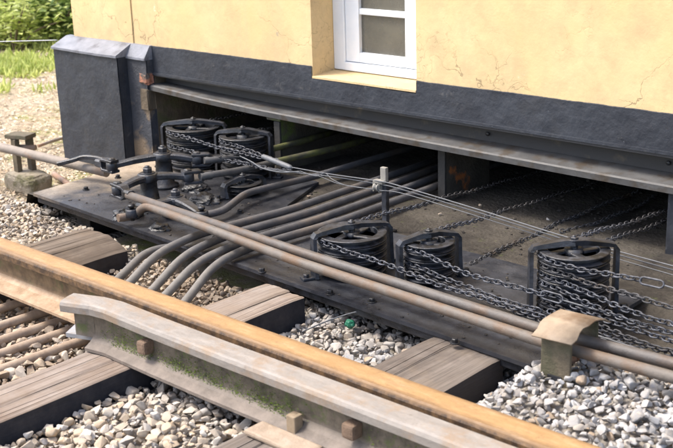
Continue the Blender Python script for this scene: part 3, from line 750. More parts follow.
# ------------------------------------------------------------------ lead-off plate
pl_ = empty('lead_off_plate', 'big greasy black steel plate carrying the cranks and chain wheels', 'steel plate', (-3.2, 3., 0))
ZP = .018
fl, fr = pz(33, 193, ZP), pz(530, 365, ZP)
outl = [(fl.x, fl.y), (fr.x, fr.y), (fr.x-.005, 3.33), (-3.45, 3.36), (-3.60, 3.72), (-4.55, 3.72), (-4.60, 3.42)]
m = MB(); k = len(outl)
m.add([(x, y, ZP) for x, y in outl]+[(x, y, ZP-.014) for x, y in outl], [tuple(range(k)), tuple(range(k, 2*k))[::-1]]+[(i, k+i, k+(i+1) % k, (i+1) % k) for i in range(k)])
kid(m.build('deck', 'lead_off_plate'), pl_)
dv = (fr-fl).normalized(); nv = Vector((-dv.y, dv.x, 0))
m = MB(); m.bar([fl+nv*.02+dv*.02+Vector((0, 0, -.030)), fr+nv*.02-dv*.02+Vector((0, 0, -.030))], .02, .030)
kid(m.build('front_lip', 'black_iron'), pl_)
for s in (.30, 1.6, 2.55):
    p = fl+dv*s+nv*.10
    kid(MB().box((p.x-.05, p.y-.03, -.2), (p.x+.05, p.y+.30, ZP-.016), bev=.004).build('bearer', 'black_iron'), pl_)
kid(MB().box((-4.5, 3.25, -.2), (-1.76, 3.31, ZP-.016)).build('back_bearer', 'black_iron'), pl_)
for (u, v_) in ((262, 272), (455, 343), (498, 300), (372, 302), (330, 294), (86, 190), (118, 178), (240, 213), (215, 240)):
    p = pz(u, v_, ZP)
    m = MB(); m.lathe([(.016, 0), (.016, .004)], (p.x, p.y, ZP), 12); m.hexnut((p.x, p.y, ZP+.004), .011, .012, random.random())
    kid(m.build('bolt', 'black_iron'), pl_)

# ------------------------------------------------------------------ chain wheels
def wheel_mesh(r, h=.034, spokes=4):
    m = MB()
    m.lathe([(r-.032, -h/2), (r-.002, -h/2), (r, -h/2+.002), (r, -h/2+.005), (r-.018, -.005), (r-.018, .005), (r, h/2-.005), (r, h/2-.002), (r-.002, h/2), (r-.032, h/2), (r-.034, h/2-.004), (r-.034, -h/2+.004), (r-.032, -h/2)], n=40, smooth=False)
    m.lathe([(.030, -h/2), (.030, h/2+.002), (.012, h/2+.002)], n=18)
    for k in range(spokes):
        a = 2*math.pi*k/spokes+.4
        pts = [(.026*math.cos(a), .026*math.sin(a), .004), ((r*.5)*math.cos(a+.35), (r*.5)*math.sin(a+.35), .004), ((r-.024)*math.cos(a+.45), (r-.024)*math.sin(a+.45), .004)]
        m.bar(smooth_path(pts, 4), [.026]*9, [.012]*9)
    return m.mesh('wheel')
WH = {}
def chain_stand(label, pl, pr, ztop, n, rise=.010, base=ZP, wm='wheel_iron'):
    """pl, pr: tops of the two legs"""
    c = (pl+pr)/2; d = (pr-pl); d.z = 0; span = d.length; d.normalize(); nn = Vector((-d.y, d.x, 0))
    c = Vector((c.x, c.y, base)); r = round(span/2-.022, 3)
    st = empty('chain_wheel_stand', label, 'chain wheel', c, 'chain wheel stands on the plate')
    L = lambda s, z: c+d*s+Vector((0, 0, z-base))
    hs = span/2
    m = MB()
    path = [L(-hs, base+.004), L(-hs, ztop-.03), L(-hs+.006, ztop-.008), L(-hs+.03, ztop)]
    for sg in (-1, 1):
        path = [L(sg*hs, base+.004), L(sg*hs, (base+ztop)/2), L(sg*hs, ztop-.016), L(sg*(hs-.010), ztop-.004), L(sg*(hs-.03), ztop), L(sg*.03, ztop+rise), L(0, ztop+rise)]
        P_ = [Vector(p) for p in path]
        vs = []; fs = []; wd = .018; th = (.006, .006, .006, .0065, .007, .009, .009)
        for i, p in enumerate(P_):
            t_ = (P_[min(i+1, 6)]-P_[max(i-1, 0)]).normalized(); o_ = t_.cross(nn).normalized()
            ww = wd*(1.8, 1.25, 1.1, 1.0, .95, 1.1, 1.3)[i]
            for (x, y) in ((-ww, -th[i]), (ww, -th[i]), (ww*.82, th[i]), (-ww*.82, th[i])): vs.append(p+nn*x+o_*y)
        for i in range(6):
            for q in range(4): fs.append((i*4+q, i*4+(q+1) % 4, (i+1)*4+(q+1) % 4, (i+1)*4+q))
        m.add(vs, fs)
        f0 = L(sg*(hs+.018), base)
        Mf = Matrix.Translation(f0) @ Matrix(((d.x, nn.x, 0, 0), (d.y, nn.y, 0, 0), (0, 0, 1, 0), (0, 0, 0, 1)))
        m.box((-.032, -.02, .0), (.032, .02, .010), Mf, bev=.003)
        m.hexnut(f0+d*sg*.014+Vector((0, 0, .010)), .012, .012, random.random())
    kid(m.build('bracket', 'black_iron_worn'), st)
    m = MB(); m.lathe([(.022, 0), (.022, .006)], L(0, ztop+rise+.004), 14); m.hexnut(L(0, ztop+rise+.008), .014, .009, .3); m.lathe([(.007, 0), (.007, .014), (0, .016)], L(0, ztop+rise+.006), 10)
    kid(m.build('axle_nut', 'black_iron_worn'), st)
    m = MB(); m.lathe([(.013, 0), (.013, ztop+rise-base)], c, 12); kid(m.build('axle', 'black_iron'), st)
    if (r, wm) not in WH: WH[(r, wm)] = wheel_mesh(r)
    zs = []
    pitch = (ztop-.016-base-.012)/n
    for i in range(n):
        z = ztop-.012-pitch*(i+.5)
        o = link('wheel', WH[(r, wm)], wm, st); o.location = (0, 0, z-base); o.rotation_euler = (0, 0, random.uniform(0, 6)); o.scale = (1, 1, min(1.2, pitch/.037)); zs.append(z)
    return c, r, zs
cC, rC, zC = chain_stand('chain wheel stand behind the long rods, just right of the wire post', pz(313, 234, .185), pz(389, 222, .185), .185, 5)
cD, rD, zD = chain_stand('small chain wheel stand in the middle of the three front ones', pz(399, 241, .18), pz(458, 232, .18), .18, 5)
cE, rE, zE = chain_stand('tallest chain wheel stand at right, beside the capped roller stand', pz(531, 246, .25), pz(617, 243, .25), .25, 7)
cA, rA, zA = chain_stand('chain wheel stand nearest the corner plinth, behind the cranks', pz(162, 123, .24), pz(225, 123, .24), .24, 6, wm='black_iron')  # darker iron on these wheels paints in the shade by the building
cB, rB, zB = chain_stand('half-hidden chain wheel stand deep under the girder', pz(216, 131, .235), pz(270, 133, .235), .235, 5, wm='black_iron')  # shade under the girder put into the wheel colour

# ------------------------------------------------------------------ chains and wires
def link_pts(L_, W_):
    r = W_/2; s = L_/2-r; pts = []
    for k in range(5): a = -math.pi/2+math.pi*k/4; pts.append((s+r*math.cos(a), r*math.sin(a)))
    for k in range(5): a = math.pi/2+math.pi*k/4; pts.append((-s+r*math.cos(a), r*math.sin(a)))
    return pts
LP = link_pts(.028, .0165)
def resample(pts, step):
    pts = [Vector(p) for p in pts]; out = [pts[0]]; acc = 0
    for i in range(len(pts)-1):
        a, b = pts[i], pts[i+1]; l = (b-a).length
        while acc+l >= step:
            a = a+(b-a)*((step-acc)/l); l = (b-a).length; out.append(a.copy()); acc = 0
        acc += l
    return out
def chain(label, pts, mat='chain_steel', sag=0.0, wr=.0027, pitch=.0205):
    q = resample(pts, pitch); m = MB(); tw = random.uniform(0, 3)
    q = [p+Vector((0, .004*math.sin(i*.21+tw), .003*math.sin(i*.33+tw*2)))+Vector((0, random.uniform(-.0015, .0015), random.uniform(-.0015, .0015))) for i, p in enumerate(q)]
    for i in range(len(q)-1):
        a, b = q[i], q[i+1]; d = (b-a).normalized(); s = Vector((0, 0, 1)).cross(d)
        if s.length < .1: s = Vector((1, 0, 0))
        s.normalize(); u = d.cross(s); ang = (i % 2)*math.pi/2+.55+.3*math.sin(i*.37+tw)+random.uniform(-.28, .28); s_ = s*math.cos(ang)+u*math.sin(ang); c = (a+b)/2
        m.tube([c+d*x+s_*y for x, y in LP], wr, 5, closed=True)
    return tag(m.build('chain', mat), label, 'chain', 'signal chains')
def sagline(a, b, sag, n=14):
    a = Vector(a); b = Vector(b); return [a.lerp(b, i/n)-Vector((0, 0, sag*4*(i/n)*(1-i/n))) for i in range(n+1)]
def wrap(c, r, z, yend, out, sag=.01, zin=None, inside=True):
    """from inside the building on the wheel's left, a quarter turn round its front, out to the right"""
    rr = r-.006; zin = z if zin is None else zin; pts = []
    if inside: pts += sagline((c.x-rr+random.uniform(-.05, .05), yend, zin), (c.x-rr, c.y, z), random.uniform(.008, .03), 10)[:-1]
    for k in range(9): a = math.pi+math.pi/2*k/8; pts.append((c.x+rr*math.cos(a), c.y+rr*math.sin(a), z))
    pts += sagline(pts[-1], out, sag)[1:]
    return pts
def atY(u, v_, Y): return py(u, v_, Y)
yC = cC.y-rC+.006; yD = cD.y-rD+.006; yE = cE.y-rE+.006; yA = cA.y-rA+.006; yB = cB.y-rB+.006
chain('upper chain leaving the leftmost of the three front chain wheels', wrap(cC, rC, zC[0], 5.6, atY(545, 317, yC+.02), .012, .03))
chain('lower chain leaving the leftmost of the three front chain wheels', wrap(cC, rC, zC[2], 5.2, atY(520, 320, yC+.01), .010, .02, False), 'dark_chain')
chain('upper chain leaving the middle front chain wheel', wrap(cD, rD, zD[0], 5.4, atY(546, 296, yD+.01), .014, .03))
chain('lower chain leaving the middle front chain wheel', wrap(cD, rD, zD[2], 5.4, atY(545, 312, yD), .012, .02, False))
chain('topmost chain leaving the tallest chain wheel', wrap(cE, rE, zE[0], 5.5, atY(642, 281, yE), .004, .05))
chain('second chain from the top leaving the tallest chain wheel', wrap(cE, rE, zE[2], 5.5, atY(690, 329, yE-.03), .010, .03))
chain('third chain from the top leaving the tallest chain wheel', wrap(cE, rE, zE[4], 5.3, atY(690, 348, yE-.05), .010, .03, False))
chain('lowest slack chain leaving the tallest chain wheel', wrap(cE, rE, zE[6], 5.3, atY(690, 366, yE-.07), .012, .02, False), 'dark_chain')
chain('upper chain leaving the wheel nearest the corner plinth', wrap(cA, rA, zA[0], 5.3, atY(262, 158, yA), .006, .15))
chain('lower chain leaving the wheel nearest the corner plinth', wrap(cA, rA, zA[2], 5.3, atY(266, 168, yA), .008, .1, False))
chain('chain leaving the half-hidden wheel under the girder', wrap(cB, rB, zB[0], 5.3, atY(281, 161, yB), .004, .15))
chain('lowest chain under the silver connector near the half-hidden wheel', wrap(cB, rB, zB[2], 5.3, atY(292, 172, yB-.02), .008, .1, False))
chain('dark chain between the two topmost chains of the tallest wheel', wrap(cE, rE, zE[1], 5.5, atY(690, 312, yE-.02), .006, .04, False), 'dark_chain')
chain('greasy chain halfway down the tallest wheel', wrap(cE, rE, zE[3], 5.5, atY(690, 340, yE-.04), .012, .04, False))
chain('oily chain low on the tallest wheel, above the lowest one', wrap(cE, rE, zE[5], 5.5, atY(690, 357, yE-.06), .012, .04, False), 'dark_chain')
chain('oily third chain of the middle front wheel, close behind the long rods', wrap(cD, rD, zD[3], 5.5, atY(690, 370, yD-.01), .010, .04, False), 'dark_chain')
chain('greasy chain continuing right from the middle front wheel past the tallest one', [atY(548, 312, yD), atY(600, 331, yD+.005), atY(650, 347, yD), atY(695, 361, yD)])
chain('dark chain lying on the dirt right of the rusty pier', [pz(560, 232, .01), pz(600, 222, .01), pz(640, 205, .01), pz(655, 196, .012)], 'dark_chain')
chain('dark chain lying across the dirt floor left of the tallest wheel', smooth_path([pz(470, 264, .024), pz(500, 250, .012), pz(540, 232, .010), pz(575, 216, .010), pz(640, 190, .012)], 5), 'dark_chain')

def wire(label, pts, r=.0024, mat='galvanised_wire', name='signal_wire', k=8):
    m = MB(); m.tube(smooth_path(pts, k), r, 6); return tag(m.build(name, mat), label, 'wire', 'signal wires')
# wire post
pb = pz(386, 232, 0.0)
pt = py(380, 166, pb.y); HP = pt.z
post = empty('wire_post', 'slim dark post with a pale roller head carrying the wires', 'post', pb)
m = MB(); m.box((-.012, -.010, -.05), (.012, .010, HP-.055), Matrix.Translation(pb), bev=.002); m.box((-.035, -.03, 0), (.035, .03, .010), Matrix.Translation(pb), bev=.002)
kid(m.build('stem', 'black_iron_worn'), post)
m = MB(); m.box((-.014, -.013, HP-.058), (.014, .004, HP), Matrix.Translation(pb), bev=.002); m.box((-.040, -.030, HP-.066), (.010, -.004, HP-.052), Matrix.Translation(pb), bev=.003)
kid(m.build('head', 'post_cap_paint'), post)
m = MB(); m.lathe([(.016, -.012), (.016, -.006), (.009, -.002), (.009, .002), (.016, .006), (.016, .012)], pb+Vector((-.022, -.024, HP-.082)), 14, True, Matrix.Rotation(R(90), 3, 'Y')); m.box((-.040, -.030, HP-.10), (-.036, -.010, HP-.06), Matrix.Translation(pb)); m.box((-.010, -.030, HP-.10), (-.006, -.010, HP-.06), Matrix.Translation(pb))
kid(m.build('roller', 'post_cap_paint'), post)
wy_ = pb.y-.03
def wl(*uv): return [py(u, v_, wy_+dy) for (u, v_, dy) in uv]
# silver connectors between chains and wires
def connector(label, a, b, r=.010):
    a = Vector(a); b = Vector(b); m = MB(); d = (b-a).normalized()
    m.tube([a, a+d*.012, a+d*.03, b-d*.03, b-d*.012, b], [r*.5, r*.9, r, r, r*.9, r*.45], 12); return tag(m.build('wire_connector', 'galvanised_wire'), label, 'connector')
connector('silver barrel connector joining chain and wire behind the cranks', atY(262, 156, yA), atY(292, 168, yA-.02), .012)
wire('upper wire running from the silver connector over the wire post to the right edge', [atY(290, 167, yA-.02), atY(330, 174, (yA+wy_)/2), *wl((378, 181, 0), (400, 186, 0)), *wl((480, 210, -.02), (570, 238, -.04), (673, 266, -.06), (720, 279, -.07))])
wire('second wire just under the upper wire', [atY(264, 168, yA), atY(300, 173, yA-.03), atY(335, 177, (yA+wy_)/2), *wl((378, 184, .01), (400, 189, .01)), *wl((480, 213, -.01), (570, 241, -.03), (673, 270, -.05), (720, 283, -.06))])
wire('lowest slack wire sagging right of the wire post', [atY(292, 172, yB-.02), atY(318, 176, yB-.06), atY(340, 184, (yB+wy_)/2), *wl((378, 190, 0), (405, 194, 0)), *wl((480, 217, -.01), (570, 245, -.02), (673, 275, -.03), (720, 289, -.03))], .0018)
wire('twisted tail of wire hanging loose left of the wire post', [atY(300, 171, yA-.04), atY(316, 176, yA-.05), atY(325, 173, yA-.05), atY(332, 179, yA-.06), atY(345, 185, yA-.08), atY(362, 188, yA-.1)], .0016)
wire('wire bundle bending past the cranks under the barrel connector', [atY(240, 156, yA), atY(252, 162, yA-.01), atY(262, 168, yA-.02), atY(280, 172, yA-.02), atY(300, 171.5, yA-.03)], .003)
# loops where chains meet wires at right
def loop_link(label, a, b, wdt=.022, r=.0034):
    a = Vector(a); b = Vector(b); d = (b-a); L_ = d.length; d.normalize(); s = Vector((0, 0, 1)).cross(d).normalized()*.35+Vector((0, 0, 1))*.9; s.normalize(); c = (a+b)/2
    return tag(MB().tube([c+d*x+s*y for x, y in link_pts(L_, wdt)], r, 8, closed=True).build('shackle', 'chain_steel'), label, 'shackle')
loop_link('long open shackle at the end of the topmost chain', atY(640, 280, yE), atY(664, 285, yE))
wire('wire leaving the open shackle at the right edge', [atY(663, 285, yE), atY(690, 293, yE), atY(720, 301, yE)])
loop_link('shackle joining chain and wire in front of the tallest wheel', atY(541, 294, yD+.01), atY(563, 300, yD+.01), .026)
wire('bright wire running from the shackle along the rods to the right edge', [atY(562, 300, yD+.01), atY(610, 314, yD+.01), atY(673, 334, yD+.01), atY(720, 348, yD+.01)], .0028)
wire('wire behind the rods continuing the chain of the leftmost front wheel', [atY(545, 317, yC+.02), atY(620, 343, yC+.02), atY(720, 374, yC+.02)], .0025)
wire('thin wire lying over the ballast beside the green scrap', [pz(302, 332, -.05), pz(325, 322, -.045), pz(345, 315, -.03), pz(356, 312, .0)], .0026)
wire('white cord stretched across the weeds to the corner plinth', [py(57, 40, 3.69)+(px(0, 41.5, -6.25)-py(57, 40, 3.69))*k_ for k_ in (7., 4., 2., 1., 0.)], .0026, 'white_cord', 'cord')

# ------------------------------------------------------------------ rods
RR = .0165
def rod(label, pts, mat, r=RR, bend=.09, grp=None, name='point_rod'):
    m = MB(); m.tube(fillet(pts, bend, 7), r, 14); return tag(m.build(name, mat), label, 'rod', grp)
RG = 'rods passing beneath the rails'
# four rods out of the building, over the plate, down under the rails
zt = ZP+RR+.012
ZU = -.066
for lab, X0, mid, dn, lo, end in (
    ('leftmost of the four dark rods leaving the building, bending down under the rail', -3.325, (197, 234.5), (156, 254), (118, 296), -3.47),
    ('second of the four dark rods leaving the building, bending under the rail', -3.228, (222, 237), (184, 255), (141, 303), -3.35),
    ('third of the four dark rods leaving the building, bending under the rail', -3.135, (232, 246), (197, 262), (153, 309), -3.24),
    ('rightmost of the four dark rods leaving the building, with a pale lower bend', -3.045, (245, 249), (214, 265), (176, 314), -3.12)):
    L0 = pz(*lo, ZU); M0 = pz(*mid, zt+.004)
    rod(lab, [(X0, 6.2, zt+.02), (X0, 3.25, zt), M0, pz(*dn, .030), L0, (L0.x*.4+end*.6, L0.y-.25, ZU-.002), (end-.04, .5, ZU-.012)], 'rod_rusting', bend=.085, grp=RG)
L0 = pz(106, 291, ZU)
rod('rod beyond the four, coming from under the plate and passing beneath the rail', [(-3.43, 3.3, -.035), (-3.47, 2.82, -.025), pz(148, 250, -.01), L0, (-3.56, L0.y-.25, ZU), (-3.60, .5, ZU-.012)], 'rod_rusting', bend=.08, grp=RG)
# the two long rods across the front of the plate
zl = .120
j2 = pz(117, 191, .135)
rod('upper of the two long rods, running from the front crank to the roller stand', [pz(128, 195, .132), pz(300, 252, zl), pz(540, 329, zl), pz(673, 363.5, zl), pz(800, 398, zl)], 'grey_rod', .0172, .02)
rod('lower of the two long rods, with a cranked left end', [pz(118, 218, .06), pz(133, 216, .055), pz(146, 205.5, .115), pz(300, 262.5, zl), pz(540, 341, zl), pz(673, 377.5, zl), pz(800, 412, zl)], 'pale_rod', .0172, .035)
# the bent rod between them and the wheels
rod('dark rod with an S bend ending behind the long rods', [pz(190, 217, .05), pz(222, 212, .055), pz(246, 193, .07), pz(311, 177.5, .05), pz(383, 156, .06), (-3.47, 5.6, .08)], 'dark_rod', .0155, .06)
# the two mossy rods from the cranks into the building
rod('mossy rod from the rear crank going in left of the mossy pier', [pz(204, 160.5, .145), pz(240, 157, .135), pz(268, 150, .135), pz(300, 142, .135), pz(340, 130, .14)], 'mossy_rod', .0155)
rod('mossy rod from the front crank going in right of the mossy pier', [pz(200, 176.5, .135), pz(240, 170.5, .12), pz(283, 160, .115), pz(337, 148, .115), pz(400, 130, .115)], 'mossy_rod', .0155)
# pipe from the left
rod('pale pipe coming from the left edge through the mossy stand', [(-11.5, 3.02, .13), pz(0, 147, .115), pz(55, 160, .095), pz(107, 172.5, .075)], 'left_pipe', .0225)
m = MB()
m.bar(smooth_path([pz(58, 164, .105), pz(72, 160.5, .125), pz(84, 157, .14), pz(100, 158.5, .14), pz(112, 163, .135)], 4), .022, .020)
o = tag(m.build('forked_rod_end', 'black_iron_worn'), 'black forged fork bolted onto the end of the pale pipe', 'rod end')
rod('short rusty pipe stub lying beside the mossy stand', [pz(54, 174, -.13), pz(72, 187, -.13)], 'rusty_rod', .016, name='pipe_stub')

# ------------------------------------------------------------------ cranks
def crank(label, piv, e1, e2, zb, nut=True):
    c = empty('crank', label, 'crank', (piv.x, piv.y, zb), 'cranks at the left of the plate')
    z = piv.z
    m = MB(); m.lathe([(.064, zb-z), (.064, zb-z+.012), (.046, zb-z+.020), (.038, -.05), (.037, -.020), (.040, -.018)], piv, 22)
    kid(m.build('pivot_post', 'black_iron'), c)
    m = MB()
    for e in (e1, e2):
        mid = (piv+e)/2+Vector((0, 0, .006)); pts = smooth_path([piv+Vector((0, 0, .002)), mid, e], 5); k = len(pts)
        m.bar(pts, [.056-.022*i/(k-1) for i in range(k)], [.030-.005*i/(k-1) for i in range(k)])
        m.lathe([(.024, -.018), (.027, -.014), (.027, .014), (.024, .018)], e, 16)
    m.lathe([(.042, -.018), (.045, -.014), (.045, .014), (.040, .018)], piv, 22)
    kid(m.build('arms', 'black_iron_worn'), c)
    m = MB(); m.lathe([(.031, .017), (.031, .022)], piv, 18); m.hexnut(piv+Vector((0, 0, .022)), .022, .022, .4); m.lathe([(.011, .04), (.011, .05), (0, .052)], piv, 10)
    kid(m.build('cap_nut', 'black_iron_worn'), c)
    for e, dr in ((e1, None), (e2, None)):
        m = MB(); m.lathe([(.010, -.032), (.010, .026), (.015, .026), (.015, .036), (0, .037)], e, 12)
        kid(m.build('pin', 'black_iron'), c)
    return c
def jaw(label, e, dirp, mat='black_iron_worn'):
    d = (Vector(dirp)-e); d.normalize(); m = MB()
    for s in (.024, -.024): m.bar([e-d*.024+Vector((0, 0, s)), e+d*.055+Vector((0, 0, s)), e+d*.075+Vector((0, 0, s*.4))], [.046, .044, .032], .013)
    m.lathe([(.018, .024), (.018, .034), (.010, .038), (0, .038)], e, 8, False)
    m.bar([e+d*.06, e+d*.11], .036, .038)
    return tag(m.build('rod_jaw', mat), label, 'rod end')
zk = .150
pv1 = pz(163, 156, .165); pv2 = pz(148, 177, zk)
a1 = pz(112, 166, .140); b1 = pz(197, 159.5, .145); a2 = pz(118, 190, .135); b2 = pz(188, 177, .135)
crank('rear crank with tall pivot post, nearest the corner plinth', pv1, a1, b1, ZP)
crank('front crank joined to the long grey rod', pv2, a2, b2, ZP)
crank('low greasy crank half hidden under the long rods', pz(176, 200, .085), pz(132, 213, .075), pz(202, 215, .07), ZP)
jaw('fork joining the mossy rod to the rear crank', b1, pz(225, 158.5, .14))
jaw('fork joining the mossy rod to the front crank', b2, pz(228, 173, .125))
jaw('fork joining the long grey rod to the front crank', a2, pz(160, 207, .13))
jaw('fork where the pale pipe meets the rear crank', a1, pz(80, 158, .14))
# small iron bits between cranks and wheels
chain_stand('low single pulley bracket on the plate beside the S-bent rod', pz(223, 184, .085), pz(262, 175, .085), .085, 2, wm='black_iron')
def lumpy(name, label, cat, p, r, mat, seed, amp=1., sq=1.):
    bm = bmesh.new(); bmesh.ops.create_icosphere(bm, subdivisions=4, radius=1)
    for v in bm.verts:
        q = v.co.copy(); k = 1+amp*(.45*noise.noise(q*1.6+Vector((seed, 0, 0)))+.14*noise.noise(q*4+Vector((0, seed, 0)))+.05*noise.noise(q*10)); q = Vector([math.copysign(abs(c_)**sq, c_) for c_ in q]); v.co = Vector((q.x*r[0]*k, q.y*r[1]*k, q.z*r[2]*k))
    me = bpy.data.meshes.new(name); bm.to_mesh(me); bm.free()
    o = link(name, me, mat); o.location = p; return tag(o, label, cat)
lumpy('grease_lump', 'black lump of old grease at the left end of the lower long rod', 'grease', pz(128, 214, ZP+.012), (.06, .07, .03), 'black_iron', 3, .7)
lumpy('grease_lump', 'glistening heap of grease and grit between the cranks', 'grease', pz(205, 200, ZP+.008), (.07, .05, .03), 'black_iron', 5, .7)
lumpy('grease_lump', 'greasy clod behind the front crank fork', 'grease', pz(196, 188, ZP+.008), (.06, .06, .03), 'black_iron', 9, .7)
lumpy('grease_lump', 'clod of grease under the long rods near the plate edge', 'grease', pz(160, 228, ZP+.004), (.05, .04, .02), 'black_iron', 12, .7)
# grit scattered on plate and floor
m = MB()
for _ in range(500):
    u, v_ = random.uniform(60, 660), random.uniform(165, 345); p = pz(u, v_, ZP if v_ < 400 else 0)
    on = (p.y-fl.y) > (p.x-fl.x)*(fr.y-fl.y)/(fr.x-fl.x)+.02 and p.x < fr.x-.02 and p.x > -4.4 and p.y < 3.3
    if not on:
        p = pz(u, v_, .004)
        if not (p.y > 3.4 and -4.4 < p.x < -1.9 and p.y < 4.6): continue
        p.z = dirt_z(p.x, p.y)
    k = random.randrange(16); V, Fc = SV[k]; s = random.uniform(.003, .008)*(1.5 if not on else 1)
    m.add([Vector(v)*s+p+Vector((0, 0, s*.3)) for v in V], Fc)
tag(m.build('grit', 'greasy_dirt'), 'scattered grit and crumbs of grease on the plate and dirt', 'grit', kind='stuff')
# a few pale chips on the dirt floor
for i, (u, v_, s) in enumerate(((309, 196, .014), (337, 200, .011), (549, 219, .013), (440, 214, .010), (560, 262, .012), (480, 205, .012))):
    o = link('stone_chip', STONES[i], None); p = pz(u, v_, .01); o.location = p; o.scale = (s,)*3
    tag(o, ['pale stone chip on the dirt left of the wire post, upper', 'pale stone chip on the dirt nearest the wire post', 'white stone chip on the dirt behind the tallest wheel', 'small stone chip at the foot of the rusty pier', 'stone chip on the dirt just left of the tallest wheel', 'stone chip right of the rusty pier'][i], 'stone')

# ------------------------------------------------------------------ roller stands
rs = empty('roller_stand', 'rusty roller stand with a curved tin cover over the two long rods', 'roller stand', pz(565, 372, -.09))
b0 = rs.location.copy()
p1_, p2_ = pz(540, 329, zl), pz(540, 341, zl)
dr = (pz(673, 363.5, zl)-p1_).normalized(); nr = Vector((-dr.y, dr.x, 0))
cen = pz(572, 344, zl)
def RM(o): return kid(o, rs)
Mx = Matrix.Translation(cen) @ Matrix(((dr.x, nr.x, 0, 0), (dr.y, nr.y, 0, 0), (0, 0, 1, 0), (0, 0, 0, 1)))
for s, w_ in ((-.088, .084), (.078, .070)):
    m = MB(); m.box((-w_/2-.004, s-.006, -.22), (w_/2+.004, s+.006, .050), Mx, bev=.003)
    RM(m.build('side_plate', 'mossy_stand_iron'))
m = MB(); m.box((-.022, -.098, -.080), (.022, -.094, -.062), Mx, bev=.001); RM(m.build('slot', 'black_iron'))
m = MB(); m.box((-.07, -.10, -.235), (.07, .10, -.19), Mx, bev=.006); RM(m.build('foot', 'mossy_stand_iron'))
for s in (-.036, .034):
    m = MB(); m.lathe([(.022, -.028), (.022, -.022), (.016, -.012), (.016, .012), (.022, .022), (.022, .028)], Mx @ Vector((0, s, -.038)), 16, True, (Mx.to_3x3() @ Matrix.Rotation(R(90), 3, 'X')))
    RM(m.build('roller', 'rusty_rod'))
m = MB(); m.tube([Mx @ Vector((0, -.080, -.038)), Mx @ Vector((0, .070, -.038))], .008, 10); RM(m.build('axle_pin', 'rusty_rod'))
m = MB(); n = 10; vs = []; fs = []
for k in range(2):
    for i in range(n+1):
        y = -.120+.238*i/n; t_ = (i/n-.45)*2; z = .083-.034*t_*t_ - .004*k
        for x in (-.062, .062): vs.append(Mx @ Vector((x+.004*math.sin(i*1.7), y, z+.002*math.sin(i*2.3+x*40))))
W_ = (n+1)*2
for i in range(n): fs += [(i*2, i*2+1, i*2+3, i*2+2), (W_+i*2, W_+i*2+2, W_+i*2+3, W_+i*2+1), (i*2, i*2+2, W_+i*2+2, W_+i*2), (i*2+1, W_+i*2+1, W_+i*2+3, i*2+3)]
fs += [(0, W_, W_+1, 1), (n*2, n*2+1, W_+n*2+1, W_+n*2)]
m.add(vs, fs, True); RM(m.build('cover', 'roller_cover_tin'))

ls = empty('roller_stand', 'mossy two-post stand holding the pale pipe at the left edge', 'roller stand', pz(28, 190, -.17))
lb = ls.location.copy()
pc = pz(24, 151.5, .108)
for i, (u, v_) in enumerate(((19, 176), (33, 174))):
    q = pz(u, v_, -.09); m = MB(); m.box((-.020, -.014, -.02), (.020, .014, .20+.01*i), Matrix.Translation(q), bev=.003); kid(m.build('post', 'mossy_stand_iron'), ls)
q0, q1 = pz(11, 141, .14), pz(37, 143, .14)
m = MB(); c0 = (pz(19, 176, -.09)+pz(33, 174, -.09))/2
m.box((-.075, -.045, 0), (.06, .045, .022), Matrix.Translation((c0.x, c0.y, .112)) @ Matrix.Rotation(.35, 4, 'Z'), bev=.004); kid(m.build('top_cap', 'mossy_stand_iron'), ls)
m = MB(); m.tube([Vector((c0.x-.06, c0.y-.03, .06)), Vector((c0.x+.06, c0.y+.04, .06))], .014, 12); kid(m.build('roller', 'rusty_rod'), ls)
o = lumpy('base_block', None, None, (0, 0, 0), (.125, .095, .065), 'mossy_concrete', 21, .35, .55); o.location = (c0.x+.02, c0.y, -.13); kid(o, ls)

# green scrap on the ballast
lumpy('plastic_scrap', 'crumpled bright green plastic scrap on the ballast', 'scrap', pz(350, 324, -.055), (.019, .017, .016), 'green_plastic', 2, .5)
# sticks in the litter
wire('thin bleached stick lying in the litter left of the corner plinth', [pz(38, 146, -.14), pz(52, 141, -.13), pz(66, 137, -.13)], .010, 'left_pipe', 'stick')['category'] = 'stick'

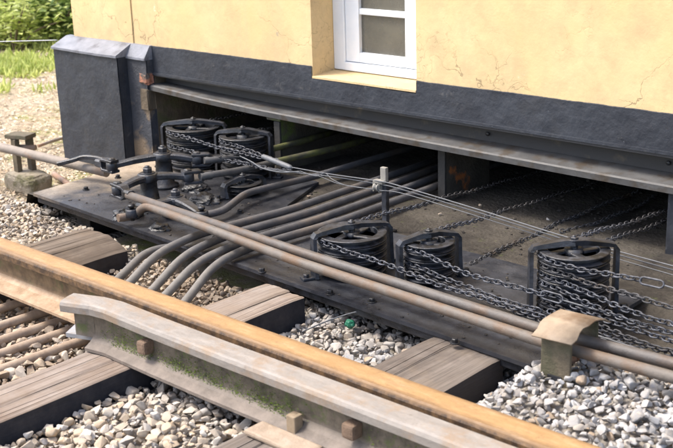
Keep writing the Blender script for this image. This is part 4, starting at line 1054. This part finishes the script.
# ------------------------------------------------------------------ vegetation and litter at the left
def leaf(m, c, L_, W_, d, n):
    d = d.normalized(); s = d.cross(n)
    if s.length < 1e-3: s = Vector((1, 0, 0))
    s.normalize(); n = s.cross(d)
    m.add([c, c+d*L_*.45+s*W_*.5+n*L_*.08, c+d*L_, c+d*L_*.45-s*W_*.5+n*L_*.08, c+d*L_*.5], [(0, 1, 4), (1, 2, 4), (2, 3, 4), (3, 0, 4)])
def rv(r_=random): return Vector((r_.gauss(0, 1), r_.gauss(0, 1), r_.gauss(0, 1))).normalized()
def bush(label, c, rad, h, n, ls_, mat, stems=7):
    b = empty('bush', label, 'bush', c)
    m = MB(); clumps = []
    for _ in range(stems):
        a = random.uniform(0, 6.28); r = rad*math.sqrt(random.random())*.9; tip = c+Vector((r*math.cos(a), r*math.sin(a), h*random.uniform(.35, 1)))
        m.tube(smooth_path([c+Vector((.08*math.cos(a), .08*math.sin(a), -.03)), c+Vector((r*.5*math.cos(a), r*.5*math.sin(a), h*.4)), tip], 4), [.008]*8+[.003], 5); clumps.append(tip); clumps.append(c.lerp(tip, .6))
    kid(m.build('stems', 'bark'), b)
    m = MB()
    for _ in range(n):
        k = random.choice(clumps); p = k+rv()*rad*.34*random.random()**.5
        if p.z < c.z+.02: p.z = c.z+.02+random.random()*.1
        d = rv(); d.z = abs(d.z)*.4-.15
        nn = Vector((random.gauss(0, .4), random.gauss(0, .4), 1))
        leaf(m, p, ls_*random.uniform(.6, 1.3), ls_*random.uniform(.35, .6), d, nn)
    kid(m.build('foliage', mat), b)
def gz(x, y): return ground_z(x, y)
def on_ground(u, v_):
    p = pz(u, v_, -.12); return Vector((p.x, p.y, gz(p.x, p.y)))
bush('dark leafy bush right beside the yellow corner', on_ground(55, 47), .36, .50, 900, .10, 'leaf_dark', 10)
bush('light green low bush at the left picture edge', on_ground(8, 52), .6, .42, 1500, .08, 'leaf_light', 14)
bush('light green bush at the top left behind the low one', on_ground(28, 22), .8, .8, 3200, .075, 'leaf_light', 16)
bush('bushy weeds in the far top left corner', on_ground(-10, 14), 1.0, .9, 3200, .08, 'leaf_light', 16)
bush('light shrub rising far behind the yellow corner', on_ground(66, 14), .8, 1.1, 2400, .09, 'leaf_light', 14)
m = MB()
for _ in range(9000):
    u, v_ = random.uniform(-30, 80), min(200, 20+abs(random.gauss(0, 46)))
    p = on_ground(u, v_)
    if p.x > -5.7 or hnoise(p.x, p.y, 1.7)+.6*hnoise(p.x, p.y, 5) < (v_-62)/80+random.uniform(-.2, .2): continue
    for k in range(2):
        d = Vector((random.gauss(0, .5), random.gauss(0, .5), 1)); L_ = random.uniform(.03, .13)*random.random()**.3
        leaf(m, p+Vector((random.gauss(0, .02), random.gauss(0, .02), -.005)), L_, L_*.22, d, rv())
tag(m.build('grass', 'leaf_light'), 'sparse bright grass and weeds beside the corner plinth', 'grass', kind='stuff')
m = MB()
for _ in range(9500):
    u, v_ = random.uniform(-30, 120), random.uniform(40, 205)
    p = on_ground(u, v_)
    if p.x > -4.55 or (p.x > -5.65 and p.y > 3.62): continue
    if p.x > -5.0 and p.y < 3.2: continue
    d = rv(); d.z *= .25; L_ = random.uniform(.012, .036)
    leaf(m, p+Vector((0, 0, .006+random.random()*.012)), L_, L_*random.uniform(.3, .6), d, Vector((random.gauss(0, .35), random.gauss(0, .35), 1)))
tag(m.build('leaf_litter', 'leaf_dry'), 'dry leaf litter covering the ground left of the building', 'leaf litter', kind='stuff')
